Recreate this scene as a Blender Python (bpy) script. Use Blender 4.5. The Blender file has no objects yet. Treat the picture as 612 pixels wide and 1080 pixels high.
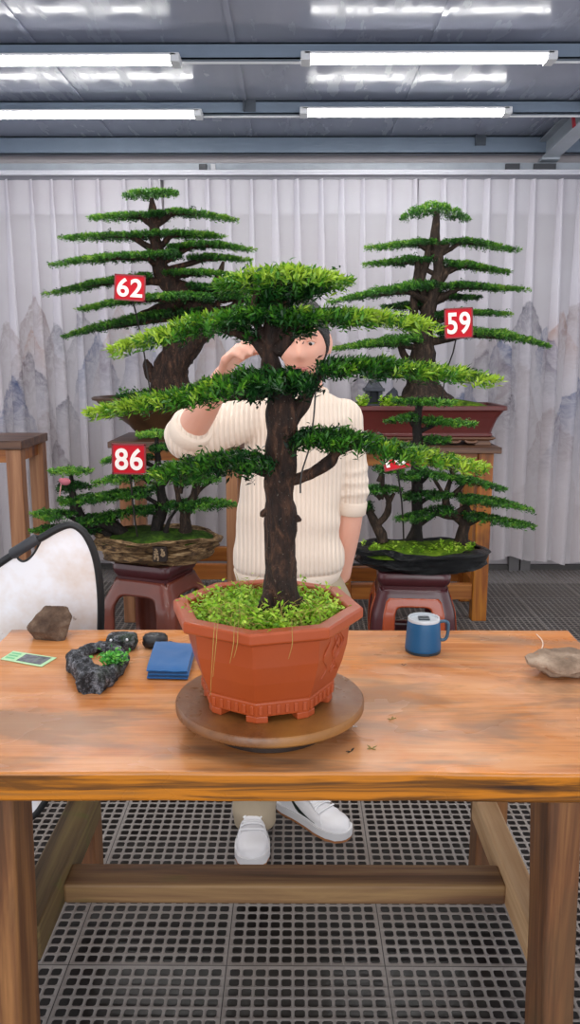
import bpy, bmesh, math, random
import numpy as np
from mathutils import Vector, Matrix, noise

C = bpy.context.scene.collection
PI = math.pi
sc = bpy.context.scene

# ------------------------------------------------------------------ camera
FPX, PITCH, YAW, CAMH = 860.0, math.radians(10.8), 0.0058, 1.51
cam_data = bpy.data.cameras.new('camera')
cam = bpy.data.objects.new('camera', cam_data)
C.objects.link(cam)
cam.location = (0, 0, CAMH)
cam.rotation_euler = (PI / 2 - PITCH, 0, YAW)
cam_data.sensor_fit = 'VERTICAL'
cam_data.sensor_height = 36
cam_data.lens = FPX / 1080 * 36
cam_data.clip_start = 0.05
sc.camera = cam
ROT = cam.rotation_euler.to_matrix()


def ray(px, py):
    return ROT @ Vector(((px - 306) / FPX, (540 - py) / FPX, -1))


def W(px, py, Y):
    """world point on the vertical plane y = Y seen at a pixel of the photograph"""
    d = ray(px, py)
    return Vector((0, 0, CAMH)) + d * (Y / d.y)


def G(px, py, z):
    """world point on the level z seen at a pixel"""
    d = ray(px, py)
    return Vector((0, 0, CAMH)) + d * ((z - CAMH) / d.z)


def mpp(Y, py=376):
    """metres per pixel at depth Y"""
    d = ray(306, py)
    return (Y / d.y) / FPX


# ------------------------------------------------------------------ materials
def lin(h):
    h = h.lstrip('#')
    o = []
    for i in (0, 2, 4):
        c = int(h[i:i + 2], 16) / 255
        o.append(c / 12.92 if c <= .04045 else ((c + .055) / 1.055) ** 2.4)
    return (*o, 1)


class NT:
    def __init__(s, name):
        s.m = bpy.data.materials.new(name)
        s.m.use_nodes = True
        s.t = s.m.node_tree
        s.t.nodes.clear()
        s.out = s.n('ShaderNodeOutputMaterial')

    def n(s, typ, **kw):
        x = s.t.nodes.new(typ)
        for k, v in kw.items():
            setattr(x, k, v)
        return x

    def l(s, a, b):
        s.t.links.new(a, b)

    def set(s, sock, v):
        if isinstance(v, bpy.types.NodeSocket):
            s.l(v, sock)
        else:
            sock.default_value = v

    def math(s, op, a, b=0.0, clamp=False):
        x = s.n('ShaderNodeMath', operation=op)
        x.use_clamp = clamp
        s.set(x.inputs[0], a)
        s.set(x.inputs[1], b)
        return x.outputs[0]

    def coord(s, kind='Object', scale=(1, 1, 1), loc=(0, 0, 0), rot=(0, 0, 0)):
        tc = s.n('ShaderNodeTexCoord')
        mp = s.n('ShaderNodeMapping')
        mp.inputs['Scale'].default_value = scale
        mp.inputs['Location'].default_value = loc
        mp.inputs['Rotation'].default_value = rot
        s.l(tc.outputs[kind], mp.inputs['Vector'])
        return mp.outputs[0]

    def noise(s, vec, scale=5, detail=4, rough=.55, dist=0.0):
        x = s.n('ShaderNodeTexNoise')
        x.inputs['Scale'].default_value = scale
        x.inputs['Detail'].default_value = detail
        x.inputs['Roughness'].default_value = rough
        x.inputs['Distortion'].default_value = dist
        s.l(vec, x.inputs['Vector'])
        return x.outputs['Fac']

    def ramp(s, fac, stops):
        x = s.n('ShaderNodeValToRGB')
        e = x.color_ramp.elements
        while len(e) < len(stops):
            e.new(.5)
        for i, (p, c) in enumerate(stops):
            e[i].position = p
            e[i].color = lin(c) if isinstance(c, str) else (c, c, c, 1)
        s.l(fac, x.inputs['Fac'])
        return x.outputs['Color']

    def mix(s, fac, a, b, mode='MIX'):
        x = s.n('ShaderNodeMix', data_type='RGBA', blend_type=mode)
        s.set(x.inputs['Factor'], fac)
        s.set(x.inputs['A'], lin(a) if isinstance(a, str) else a)
        s.set(x.inputs['B'], lin(b) if isinstance(b, str) else b)
        return x.outputs['Result']

    def bump(s, h, strength=.3, dist=.01):
        x = s.n('ShaderNodeBump')
        x.inputs['Strength'].default_value = strength
        x.inputs['Distance'].default_value = dist
        s.l(h, x.inputs['Height'])
        return x.outputs['Normal']

    def bsdf(s, col, rough=.5, metal=0, normal=None, spec=.5, coat=0, coat_rough=.1, link=True, **kw):
        x = s.n('ShaderNodeBsdfPrincipled')
        s.set(x.inputs['Base Color'], lin(col) if isinstance(col, str) else col)
        s.set(x.inputs['Roughness'], rough)
        x.inputs['Metallic'].default_value = metal
        x.inputs['Specular IOR Level'].default_value = spec
        x.inputs['Coat Weight'].default_value = coat
        x.inputs['Coat Roughness'].default_value = coat_rough
        for k, v in kw.items():
            s.set(x.inputs[k], v)
        if normal is not None:
            s.l(normal, x.inputs['Normal'])
        if link:
            s.l(x.outputs[0], s.out.inputs['Surface'])
        return x.outputs[0]


def plain(name, col, rough=.5, metal=0, var=.12, scale=12, bump=.08, bscale=60, bdist=.003, **kw):
    t = NT(name)
    v = t.coord()
    f = t.noise(v, scale, 4)
    c = t.mix(t.math('MULTIPLY', f, var * 2), col, (0, 0, 0, 1))
    nb = t.bump(t.noise(v, bscale, 3), bump, bdist)
    t.bsdf(c, rough, metal, nb, **kw)
    return t.m


def wood(name, cols, axis='x', scale=1.0, rough=(.35, .6), bump=.15, blotch=None, coat=0, spec=.5):
    """cols: dark, mid, light; grain runs along axis"""
    t = NT(name)
    sx = [22 * scale] * 3
    sx['xyz'.index(axis)] = 1.3 * scale
    v = t.coord(scale=sx)
    f = t.noise(v, 1.0, 6, .6, .8)
    sx2 = [90 * scale] * 3
    sx2['xyz'.index(axis)] = 3 * scale
    f2 = t.noise(t.coord(scale=sx2), 1.0, 3, .6, .3)
    f3 = t.math('ADD', t.math('MULTIPLY', f, .75), t.math('MULTIPLY', f2, .25))
    c = t.ramp(f3, [(.30, cols[0]), (.47, cols[1]), (.66, cols[2])])
    big = t.noise(t.coord(scale=(2.2, 2.2, 2.2)), 1.0, 3, .5)
    if blotch:
        bl = t.ramp(t.noise(t.coord(scale=blotch[1]), 1.0, 4, .6, .5), [(blotch[2], 0.0), (blotch[3], 1.0)])
        c = t.mix(bl, c, blotch[0])
    r = t.math('ADD', rough[0], t.math('MULTIPLY', big, (rough[1] - rough[0])))
    t.bsdf(c, r, 0, t.bump(f3, bump, .004), spec=spec, coat=coat)
    return t.m


# ------------------------------------------------------------------ mesh helpers
class MB:
    def __init__(s):
        s.v, s.f, s.mi = [], [], []

    def add(s, verts, faces, mi=0):
        o = len(s.v)
        s.v += [tuple(p) for p in verts]
        s.f += [tuple(i + o for i in f) for f in faces]
        s.mi += [mi] * len(faces)
        return o

    def box(s, a, b, mi=0, M=None):
        x0, y0, z0 = a
        x1, y1, z1 = b
        v = [(x, y, z) for z in (z0, z1) for y in (y0, y1) for x in (x0, x1)]
        if M is not None:
            v = [M @ Vector(p) for p in v]
        s.add(v, [(0, 2, 3, 1), (4, 5, 7, 6), (0, 1, 5, 4), (2, 6, 7, 3), (0, 4, 6, 2), (1, 3, 7, 5)], mi)
        return s

    def prism(s, poly, z0, z1, M=None, mi=0, taper=1.0):
        n = len(poly)
        cx = sum(p[0] for p in poly) / n
        cy = sum(p[1] for p in poly) / n
        v = [Vector((x, y, z0)) for x, y in poly] + [Vector((cx + (x - cx) * taper, cy + (y - cy) * taper, z1)) for x, y in poly]
        if M is not None:
            v = [M @ p for p in v]
        f = [tuple(range(n - 1, -1, -1)), tuple(range(n, 2 * n))]
        f += [(i, (i + 1) % n, (i + 1) % n + n, i + n) for i in range(n)]
        s.add(v, f, mi)
        return s

    def rings(s, rings, cap0=True, cap1=True, mi=0, closed=True):
        """loft equal-length point rings"""
        n = len(rings[0])
        v = [p for r in rings for p in r]
        f = []
        m = n if closed else n - 1
        for k in range(len(rings) - 1):
            for i in range(m):
                j = (i + 1) % n
                f.append((k * n + i, k * n + j, (k + 1) * n + j, (k + 1) * n + i))
        if cap0 and closed:
            f.append(tuple(range(n - 1, -1, -1)))
        if cap1 and closed:
            o = (len(rings) - 1) * n
            f.append(tuple(range(o, o + n)))
        s.add(v, f, mi)
        return s

    def lathe(s, prof, c=(0, 0, 0), n=48, sx=1.0, sy=1.0, mi=0, fn=None, cap0=True, cap1=True, rot=0.0):
        R = []
        for r, z in prof:
            ring = []
            for i in range(n):
                a = 2 * PI * i / n + rot
                p = Vector((c[0] + r * sx * math.cos(a), c[1] + r * sy * math.sin(a), c[2] + z))
                ring.append(fn(p, a, r, z) if fn else p)
            R.append(ring)
        return s.rings(R, cap0, cap1, mi)

    def tube(s, path, n=10, mi=0, wob=0.0, wscale=30.0, seed=0.0, sub=1, flat=1.0, cap=True):
        """path of (x,y,z,r); smooth resampling, optional noise on the radius"""
        P = [Vector(p[:3]) for p in path]
        Rr = [p[3] for p in path]
        if sub > 1 and len(P) > 1:
            Q, q = [], []
            for i in range(len(P) - 1):
                p0, p1, p2, p3 = P[max(i - 1, 0)], P[i], P[i + 1], P[min(i + 2, len(P) - 1)]
                for k in range(sub):
                    t = k / sub
                    Q.append(.5 * ((2 * p1) + (p2 - p0) * t + (2 * p0 - 5 * p1 + 4 * p2 - p3) * t * t + (3 * p1 - p0 - 3 * p2 + p3) * t ** 3))
                    q.append(Rr[i] + (Rr[i + 1] - Rr[i]) * (t * t * (3 - 2 * t)))
            Q.append(P[-1])
            q.append(Rr[-1])
            P, Rr = Q, q
        rings = []
        up = None
        for i, p in enumerate(P):
            d = (P[min(i + 1, len(P) - 1)] - P[max(i - 1, 0)])
            d = d.normalized() if d.length > 1e-9 else Vector((0, 0, 1))
            if up is None:
                up = Vector((0, 1, 0)) if abs(d.y) < .9 else Vector((1, 0, 0))
            a = d.cross(up)
            a.normalize()
            b = a.cross(d)
            up = b
            ring = []
            for k in range(n):
                an = 2 * PI * k / n
                o = a * math.cos(an) + b * math.sin(an) * flat
                r = Rr[i]
                if wob:
                    q = (p + o * r) * wscale
                    q = Vector((q.x, q.y, q.z * .45 + seed))
                    r *= 1 + wob * (noise.noise(q) + .6 * noise.noise(q * 2.3))
                ring.append(p + o * r)
            rings.append(ring)
        return s.rings(rings, cap, cap, mi)

    def ball(s, c, r, n=12, m=8, sc_=(1, 1, 1), mi=0, fn=None):
        prof = []
        v, f = [], []
        c = Vector(c)
        for j in range(m + 1):
            ph = PI * j / m
            for i in range(n):
                a = 2 * PI * i / n
                d = Vector((math.sin(ph) * math.cos(a), math.sin(ph) * math.sin(a), -math.cos(ph)))
                k = fn(d) if fn else 1.0
                v.append(c + Vector((d.x * sc_[0], d.y * sc_[1], d.z * sc_[2])) * r * k)
        for j in range(m):
            for i in range(n):
                k = (i + 1) % n
                f.append((j * n + i, j * n + k, (j + 1) * n + k, (j + 1) * n + i))
        s.add(v, f, mi)
        return s

    def build(s, name, mats, parent=None, smooth=False, bevel=0, seg=2, angle=40, subsurf=0, solid=0):
        off = Vector((0, 0, 0))
        p = parent
        while p is not None:
            off += p.location
            p = p.parent
        me = bpy.data.meshes.new(name)
        me.from_pydata([(a[0] - off.x, a[1] - off.y, a[2] - off.z) for a in s.v], [], s.f)
        bm = bmesh.new()
        bm.from_mesh(me)
        bmesh.ops.remove_doubles(bm, verts=bm.verts, dist=1e-6)
        if len(s.f) == len(bm.faces) or True:
            bmesh.ops.recalc_face_normals(bm, faces=bm.faces)
        bm.to_mesh(me)
        bm.free()
        if not isinstance(mats, (list, tuple)):
            mats = [mats]
        for m in mats:
            me.materials.append(m)
        if len(mats) > 1 and len(me.polygons) == len(s.mi):
            me.polygons.foreach_set('material_index', s.mi)
        if smooth:
            me.polygons.foreach_set('use_smooth', [True] * len(me.polygons))
            if angle < 180:
                me.set_sharp_from_angle(angle=math.radians(angle))
        o = bpy.data.objects.new(name, me)
        C.objects.link(o)
        o.parent = parent
        if solid:
            md = o.modifiers.new('solid', 'SOLIDIFY')
            md.thickness = solid
            md.offset = -1
        if bevel:
            md = o.modifiers.new('bevel', 'BEVEL')
            md.width = bevel
            md.segments = seg
            md.limit_method = 'ANGLE'
            md.angle_limit = math.radians(35)
        if subsurf:
            md = o.modifiers.new('sub', 'SUBSURF')
            md.levels = md.render_levels = subsurf
        return o


def apply_mods(o):
    dg = bpy.context.evaluated_depsgraph_get()
    dg.update()
    me = bpy.data.meshes.new_from_object(o.evaluated_get(dg))
    old = o.data
    o.modifiers.clear()
    o.data = me
    bpy.data.meshes.remove(old)
    return o


def thing(name, label, cat, loc=(0, 0, 0), group=None):
    o = bpy.data.objects.new(name, None)
    o.empty_display_size = .05
    C.objects.link(o)
    o.location = loc
    tag(o, label, cat, group)
    return o


def tag(o, label, cat, group=None):
    o['label'] = label
    o['category'] = cat
    if group:
        o['group'] = group
    return o


def struct(o, label=None, cat=None):
    o['kind'] = 'structure'
    if label:
        o['label'] = label
    if cat:
        o['category'] = cat
    return o


def rough_rock(mb, c, sc_, seed, amp=.25, freq=2.0, n=36, m=24, flat=.12, M=None, mi=0):
    """stone: an ellipsoid cut by random planes and roughened"""
    rng = random.Random(seed)
    planes = []
    for _ in range(16):
        d = Vector((rng.gauss(0, 1), rng.gauss(0, 1), rng.gauss(0, 1))).normalized()
        planes.append((d, rng.uniform(.62, .9)))
    def fn(d):
        k = 1.15
        for pd, h in planes:
            dp = d.dot(pd)
            if dp > .05:
                k = min(k, h / dp)
        q = d * freq + Vector((seed, seed * 1.7, 0))
        return k * (1 + amp * .5 * noise.noise(q * 1.5) + amp * .25 * noise.noise(q * 4) + amp * .12 * noise.noise(q * 9))
    t = MB()
    t.ball((0, 0, 0), 1, n, m, (1, 1, 1), fn=fn)
    vs = [Vector((p[0] * sc_[0], p[1] * sc_[1], p[2] * sc_[2])) for p in t.v]
    if M is not None:
        vs = [M @ p for p in vs]
    zmin = min(p.z for p in vs)
    zc = zmin + flat * (max(p.z for p in vs) - zmin)
    vs = [Vector((p.x, p.y, max(p.z, zc))) for p in vs]
    zmin = zc
    vs = [Vector((p.x + c[0], p.y + c[1], p.z - zmin + c[2])) for p in vs]
    mb.add(vs, t.f, mi)


# ------------------------------------------------------------------ foliage
def leaf_mesh(name, pos, dirs, tone, L, Wd, mat, parent, rng):
    N = len(pos)
    off = np.zeros(3)
    p = parent
    while p is not None:
        off += np.array(p.location)
        p = p.parent
    pos = pos - off
    d = dirs / (np.linalg.norm(dirs, axis=1, keepdims=True) + 1e-9)
    r = rng.normal(size=(N, 3)) * .55 + np.array([0, -.15, 1.0])
    s = np.cross(d, r)
    s /= (np.linalg.norm(s, axis=1, keepdims=True) + 1e-9)
    nrm = np.cross(s, d)
    Ls = (L * rng.uniform(.7, 1.2, N))[:, None]
    Ws = (Wd * rng.uniform(.8, 1.2, N))[:, None] * .5
    v = np.empty((N, 5, 3))
    v[:, 0] = pos
    v[:, 1] = pos + d * Ls * .5 + s * Ws + nrm * Ls * .07
    v[:, 2] = pos + d * Ls
    v[:, 3] = pos + d * Ls * .5 - s * Ws + nrm * Ls * .07
    v[:, 4] = pos + d * Ls * .55
    me = bpy.data.meshes.new(name)
    me.vertices.add(N * 4)
    me.vertices.foreach_set('co', v[:, :4].reshape(-1))
    me.loops.add(N * 4)
    me.loops.foreach_set('vertex_index', np.arange(N * 4, dtype=np.int32))
    me.polygons.add(N)
    me.polygons.foreach_set('loop_start', np.arange(0, N * 4, 4, dtype=np.int32))
    me.update()
    at = me.attributes.new('tone', 'FLOAT', 'POINT')
    at.data.foreach_set('value', np.repeat(tone, 4).astype(np.float32))
    me.materials.append(mat)
    me.validate()
    o = bpy.data.objects.new(name, me)
    C.objects.link(o)
    o.parent = parent
    return o


def nz(x, y, seed):
    """cheap smooth 2-d noise for arrays"""
    return (np.sin(x * 1.0 + seed) * np.cos(y * 1.3 - seed * 2) + np.sin(x * 2.1 - y * 1.7 + seed * 3) * .6 + np.sin(x * 3.9 + y * 3.1 + seed) * .35) / 1.95


def pad(parent, Y, pts, w, mat, L=.017, Wd=.0043, dens=9000, k=10, tone=(.1, .6), dy=0.0, seed=1, kind='branch', clump=.03, up=.55):
    """one cloud of leaves. pts: (x, top, bottom) in photograph pixels from the trunk outward, at depth Y+dy; w: half depth in metres"""
    rng = np.random.default_rng(seed)
    Yc = Y + dy
    a = np.array([list(W(x, (t + b) / 2, Yc)) + [W(x, t, Yc).z - W(x, b, Yc).z] for x, t, b in pts])
    slope = np.array([abs(W(x, (t + b) / 2, Yc).z - CAMH) / Yc for x, t, b in pts])
    xs = a[:, 0]
    seg = np.abs(np.diff(xs))
    cum = np.concatenate([[0], np.cumsum(seg)])
    total = cum[-1]
    cum = cum / total
    area = total * 2 * w * .75
    n = int(area * dens)
    def prof(t):
        if kind == 'dome':
            return np.sqrt(np.clip(1 - (2 * t - 1) ** 2, 0.02, 1))
        return (.6 + .4 * np.sin(PI * np.clip(t * .9 + .1, 0, 1))) * np.clip(1 - t ** 3.0, 0.0, 1) ** .6 + .06
    s = rng.uniform(0, 1, n * 3)
    keep = rng.uniform(0, 1, n * 3) < prof(s)
    s = s[keep][:n]
    n = len(s)
    cx = np.interp(s, cum, a[:, 0])
    cz = np.interp(s, cum, a[:, 2])
    th = np.interp(s, cum, a[:, 3]) * .5
    wl = w * prof(s)
    th = np.maximum(th - wl * np.interp(s, cum, slope) * .8 - L * .38, th * .22)
    v = rng.uniform(-1, 1, n)
    v = np.sign(v) * np.abs(v) ** .85
    c = np.sqrt(np.clip(1 - v * v, 0, 1)) * .8 + .2
    X = cx
    Yv = Yc + v * wl + .25 * wl * nz(cx / clump * .4, cx * 0, seed)
    cl = nz(X / clump, Yv / clump, seed * 1.3)
    u = rng.uniform(0, 1, n)
    top = rng.uniform(0, 1, n) < .72
    h = np.where(top, 1 - np.abs(rng.normal(0, .16, n)), rng.uniform(-.75, .9, n))
    Z = cz + th * c * h * (1 + .28 * cl) + th * .12 * cl - .06 * wl * v * v
    sgn = np.sign(xs[-1] - xs[0]) if kind == 'branch' else 0
    ax = np.stack([sgn * (.25 + .75 * s) * .8 + rng.normal(0, .45, n) + (0 if kind == 'branch' else (2 * s - 1) * .9),
                   v * .75 + rng.normal(0, .4, n),
                   np.where(h > .3, up + rng.normal(0, .3, n), -.05 + rng.normal(0, .3, n))], 1)
    ax /= np.linalg.norm(ax, axis=1, keepdims=True) + 1e-9
    base = np.stack([X, Yv, Z], 1)
    ln = L * 1.3
    base = base - ax * (ln + L * .45)
    P, D, T = [], [], []
    ref = np.cross(ax, rng.normal(size=(n, 3)))
    ref /= np.linalg.norm(ref, axis=1, keepdims=True) + 1e-9
    ref2 = np.cross(ax, ref)
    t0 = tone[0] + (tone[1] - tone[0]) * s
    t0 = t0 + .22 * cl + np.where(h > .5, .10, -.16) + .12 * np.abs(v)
    rs = rng.normal(0, .10, n)
    for i in range(k):
        f = i / (k - 1)
        an = i * 2.4 + rng.uniform(-.4, .4, n)
        spread = .95 - .6 * f
        d = ax * (.45 + .55 * f)[..., None] if False else ax * (.45 + .55 * f)
        d = d + (ref * np.cos(an)[:, None] + ref2 * np.sin(an)[:, None]) * spread + rng.normal(0, .12, (n, 3))
        P.append(base + ax * (ln * f))
        D.append(d)
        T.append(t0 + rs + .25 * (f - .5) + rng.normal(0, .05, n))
    o = leaf_mesh('foliage_pad', np.concatenate(P), np.concatenate(D), np.clip(np.concatenate(T), 0, 1), L, Wd, mat, parent, rng)
    return o


def leaf_mat(name, cols, rough=.42):
    t = NT(name)
    at = t.n('ShaderNodeAttribute', attribute_name='tone')
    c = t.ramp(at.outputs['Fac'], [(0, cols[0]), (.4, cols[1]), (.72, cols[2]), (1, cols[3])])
    b = t.bsdf(c, rough, spec=.35, link=False)
    tr = t.n('ShaderNodeBsdfTranslucent')
    t.l(c, tr.inputs['Color'])
    mx = t.n('ShaderNodeMixShader')
    mx.inputs[0].default_value = .22
    t.l(b, mx.inputs[1])
    t.l(tr.outputs[0], mx.inputs[2])
    t.l(mx.outputs[0], t.out.inputs['Surface'])
    return t.m


def pxpath(Y, pts):
    """(x, y, radius in px[, depth offset]) -> world tube path"""
    out = []
    for q in pts:
        y = Y + (q[3] if len(q) > 3 else 0)
        p = W(q[0], q[1], y)
        out.append((p.x, p.y, p.z, q[2] * mpp(y)))
    return out


M_ = {}
# ------------------------------------------------------------------ the setting
def grate_floor():
    T, NC = .40, 12
    edge = .007
    pit = (T - 2 * edge) / NC
    h = pit * .385
    ch = pit * .13
    zt, zb = 0.0, -.0016
    V, F = [], []
    def quadring(x, y, x0, x1, y0, y1):
        o = len(V)
        hole = [(x - h, y - h + ch), (x - h + ch, y - h), (x + h - ch, y - h), (x + h, y - h + ch), (x + h, y + h - ch), (x + h - ch, y + h), (x - h + ch, y + h), (x - h, y + h - ch)]
        for a, b in hole:
            V.append((a, b, zt))
        for a, b in hole:
            V.append((a, b, zb))
        for a, b in ((x0, y0), (x1, y0), (x1, y1), (x0, y1)):
            V.append((a, b, zt))
        q = o + 16
        F.extend([(q, q + 1, o + 2, o + 1), (q + 1, q + 2, o + 4, o + 3), (q + 2, q + 3, o + 6, o + 5), (q + 3, q, o, o + 7),
                  (q, o + 1, o, o), (q + 1, o + 3, o + 2, o + 2), (q + 2, o + 5, o + 4, o + 4), (q + 3, o + 7, o + 6, o + 6)])
        for i in range(8):
            j = (i + 1) % 8
            F.append((o + i, o + j, o + j + 8, o + i + 8))
    for i in range(NC):
        for j in range(NC):
            x = edge + pit * (i + .5)
            y = edge + pit * (j + .5)
            g = .0012
            quadring(x, y, edge + pit * i - (edge - g if i == 0 else 0), edge + pit * (i + 1) + (edge - g if i == NC - 1 else 0),
                     edge + pit * j - (edge - g if j == 0 else 0), edge + pit * (j + 1) + (edge - g if j == NC - 1 else 0))
    # raised bosses with a small screw recess near each corner
    for bx in (3, 9):
        for by in (3, 9):
            cx, cy = edge + pit * bx, edge + pit * by
            o = len(V)
            for r, z in ((.0072, .0004), (.0050, .0012), (.0042, -.004)):
                for k in range(8):
                    a = 2 * PI * k / 8
                    V.append((cx + r * math.cos(a), cy + r * math.sin(a), z))
            for q in range(2):
                for k in range(8):
                    j = (k + 1) % 8
                    F.append((o + q * 8 + k, o + q * 8 + j, o + q * 8 + 8 + j, o + q * 8 + 8 + k))
    F2 = [tuple(dict.fromkeys(f)) for f in F]
    V = np.array(V)
    verts, faces = [], []
    nv = len(V)
    x_off, y_off = .2293 - 8 * T, 1.806 - 2 * T
    k = 0
    for ty in range(0, 12):
        for tx in range(0, 15):
            X0, Y0 = x_off + tx * T, y_off + ty * T
            if Y0 > 5.7:
                continue
            verts.append(V + np.array([X0, Y0, 0]))
            k += 1
    VV = np.concatenate(verts)
    lens = np.array([len(f) for f in F2], dtype=np.int32)
    flat = np.array([i for f in F2 for i in f], dtype=np.int32)
    li = np.concatenate([flat + i * nv for i in range(k)])
    starts = np.concatenate([[0], np.cumsum(np.tile(lens, k))[:-1]]).astype(np.int32)
    me = bpy.data.meshes.new('floor')
    me.vertices.add(len(VV))
    me.vertices.foreach_set('co', VV.reshape(-1))
    me.loops.add(len(li))
    me.loops.foreach_set('vertex_index', li)
    me.polygons.add(len(starts))
    me.polygons.foreach_set('loop_start', starts)
    me.update()
    me.validate()
    o = bpy.data.objects.new('floor', me)
    C.objects.link(o)
    return o


t = NT('grey_plastic_grating')
v = t.coord()
c = t.mix(t.noise(v, 3.0, 5, .6), '#6b645f', '#938c87')
c = t.mix(t.ramp(t.noise(v, 1.3, 4), [(.45, 0.0), (.7, 1.0)]), c, '#75695f')
t.bsdf(c, t.math('ADD', .38, t.math('MULTIPLY', t.noise(v, 9, 3), .3)), spec=.5)
M_['grate'] = t.m
fl = grate_floor()
fl.data.materials.append(M_['grate'])
struct(fl, 'grey plastic grating tiles with square holes over the ground', 'floor')
mb = MB()
mb.box((-4, -2.2, -.16), (4, 6.0, -.11))
M_['ground'] = plain('wet_concrete_ground', '#2a2320', .35, var=.5, scale=6)
struct(mb.build('floor', M_['ground']), 'dark wet concrete under the plastic grating', 'floor')

# back wall
WALLY = 5.74
CEIL = 2.905
mb = MB()
mb.box((-4, WALLY, -.16), (4, WALLY + .1, CEIL + .1))
M_['wall'] = plain('cream_wall_panel', '#b9b3b6', .6, var=.08)
struct(mb.build('wall_back', M_['wall']), 'cream panel wall behind the white curtains', 'wall')
mb = MB()
mb.box((-4, WALLY - .035, -.005), (4, WALLY + .01, .035))
struct(mb.build('baseboard_back', plain('dark_baseboard', '#4d4a48', .6)), 'dark strip along the foot of the back wall', 'baseboard')
mb = MB()
for px in (541, 553):
    p = W(px, 590, WALLY - .02)
    mb.box((p.x - .035, WALLY - .06, 0), (p.x + .035, WALLY - .01, .16))
struct(mb.build('trim_1', plain('grey_post_foot', '#6d6a6a', .5)), 'grey post foot below the curtain hem', 'trim')

# ceiling: corrugated metal panels
t = NT('grey_metal_ceiling')
v = t.coord()
w = t.n('ShaderNodeTexWave', wave_type='BANDS', bands_direction='X')
w.inputs['Scale'].default_value = 1.4
t.l(v, w.inputs['Vector'])
hh = t.math('ADD', t.math('MULTIPLY', t.noise(v, 3.5, 3), .6), t.math('MULTIPLY', w.outputs['Fac'], .06))
t.bsdf(t.mix(t.noise(v, 1.2, 3), '#878b9c', '#9b9fb0'), t.ramp(t.noise(t.coord(scale=(5, 1, 1)), 2.2, 4), [(.40, .10), (.62, .30)]), 0, t.bump(hh, .12, .012), spec=.12)
M_['ceil'] = t.m
mb = MB()
y0 = -2.0
xs = [-4 + i * .9 + .12 for i in range(10)]
for i in range(len(xs) - 1):
    mb.box((xs[i] + .004, y0, CEIL), (xs[i + 1] - .004, WALLY + .05, CEIL + .05))
    mb.box((xs[i] - .012, y0, CEIL - .006), (xs[i] + .012, WALLY, CEIL + .002))
struct(mb.build('ceiling', M_['ceil']), 'grey metal ceiling panels', 'ceiling')

M_['steel'] = plain('blue_grey_painted_steel', '#7d8c9f', .4, var=.15, scale=5, spec=.5)
M_['galv'] = plain('galvanised_steel', '#a9b0ba', .35, var=.2, scale=8, spec=.5)
M_['dark'] = plain('black_rubber', '#17181b', .55)


def purlin(Yb, zbot, name, label):
    mb = MB()
    h = CEIL - zbot
    mb.box((-4, Yb, zbot), (4, Yb + .006, CEIL - .004))
    mb.box((-4, Yb, zbot), (4, Yb + .055, zbot + .006))
    mb.box((-4, Yb - .0, CEIL - .012), (4, Yb + .055, CEIL - .005))
    mb.box((-4, Yb + .05, zbot), (4, Yb + .055, zbot + .018))
    o = mb.build(name, M_['steel'])
    return struct(o, label, 'beam')


pY = []
for k, (yt, yb) in enumerate(((44, 62), (101, 120), (149, 162))):
    Yq = G(306, yb, 2.832).y if k < 2 else 5.60
    pY.append(Yq)
    purlin(Yq, W(306, yb, Yq).z, 'beam', ['blue grey steel beam above the front pair of tube lights', 'blue grey steel beam above the rear pair of tube lights', 'blue grey steel beam closest to the curtain rail'][k])
for px, py, Yq in ((263, 110, pY[1]), (507, 155, pY[2])):
    p = W(px, py, Yq - .01)
    mb = MB()
    mb.box((p.x - .035, Yq - .006, 2.842), (p.x + .035, Yq - .0005, 2.92))
    mb.box((p.x - .035, Yq - .03, 2.842), (p.x - .028, Yq - .001, 2.92))
    struct(mb.build('trim_2' if px == 263 else 'trim_3', plain('dark_bracket_%d' % px, '#4b535e', .5)), 'dark steel bracket on the face of the beam', 'bracket')
# rafter on the right, an I-beam running toward the camera
mb = MB()
RX = W(572, 170, 5.6).x + .02
zb = 2.735
p0, p1 = W(568, 170.5, 5.6), W(612, 128, 4.95)
dr = (p1 - p0) / (p1.y - p0.y)
def slant(x0, x1, z0, z1, ya=5.6, yb=3.6):
    v = []
    for y in (ya, yb):
        q = p0 + dr * (y - 5.6)
        v += [(q.x + x0, y, q.z + z0), (q.x + x1, y, q.z + z0), (q.x + x1, y, q.z + z1), (q.x + x0, y, q.z + z1)]
    mb.add(v, [(0, 1, 2, 3), (7, 6, 5, 4), (0, 4, 5, 1), (1, 5, 6, 2), (2, 6, 7, 3), (3, 7, 4, 0)])
slant(0, .105, 0, .009)
slant(.045, .058, .009, .12)
slant(0, .105, .12, .129)
slant(-.004, .109, -.012, 0, 5.6, 5.52)
struct(mb.build('beam', M_['galv']), 'grey steel rafter running forward at the upper right', 'beam')
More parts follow.
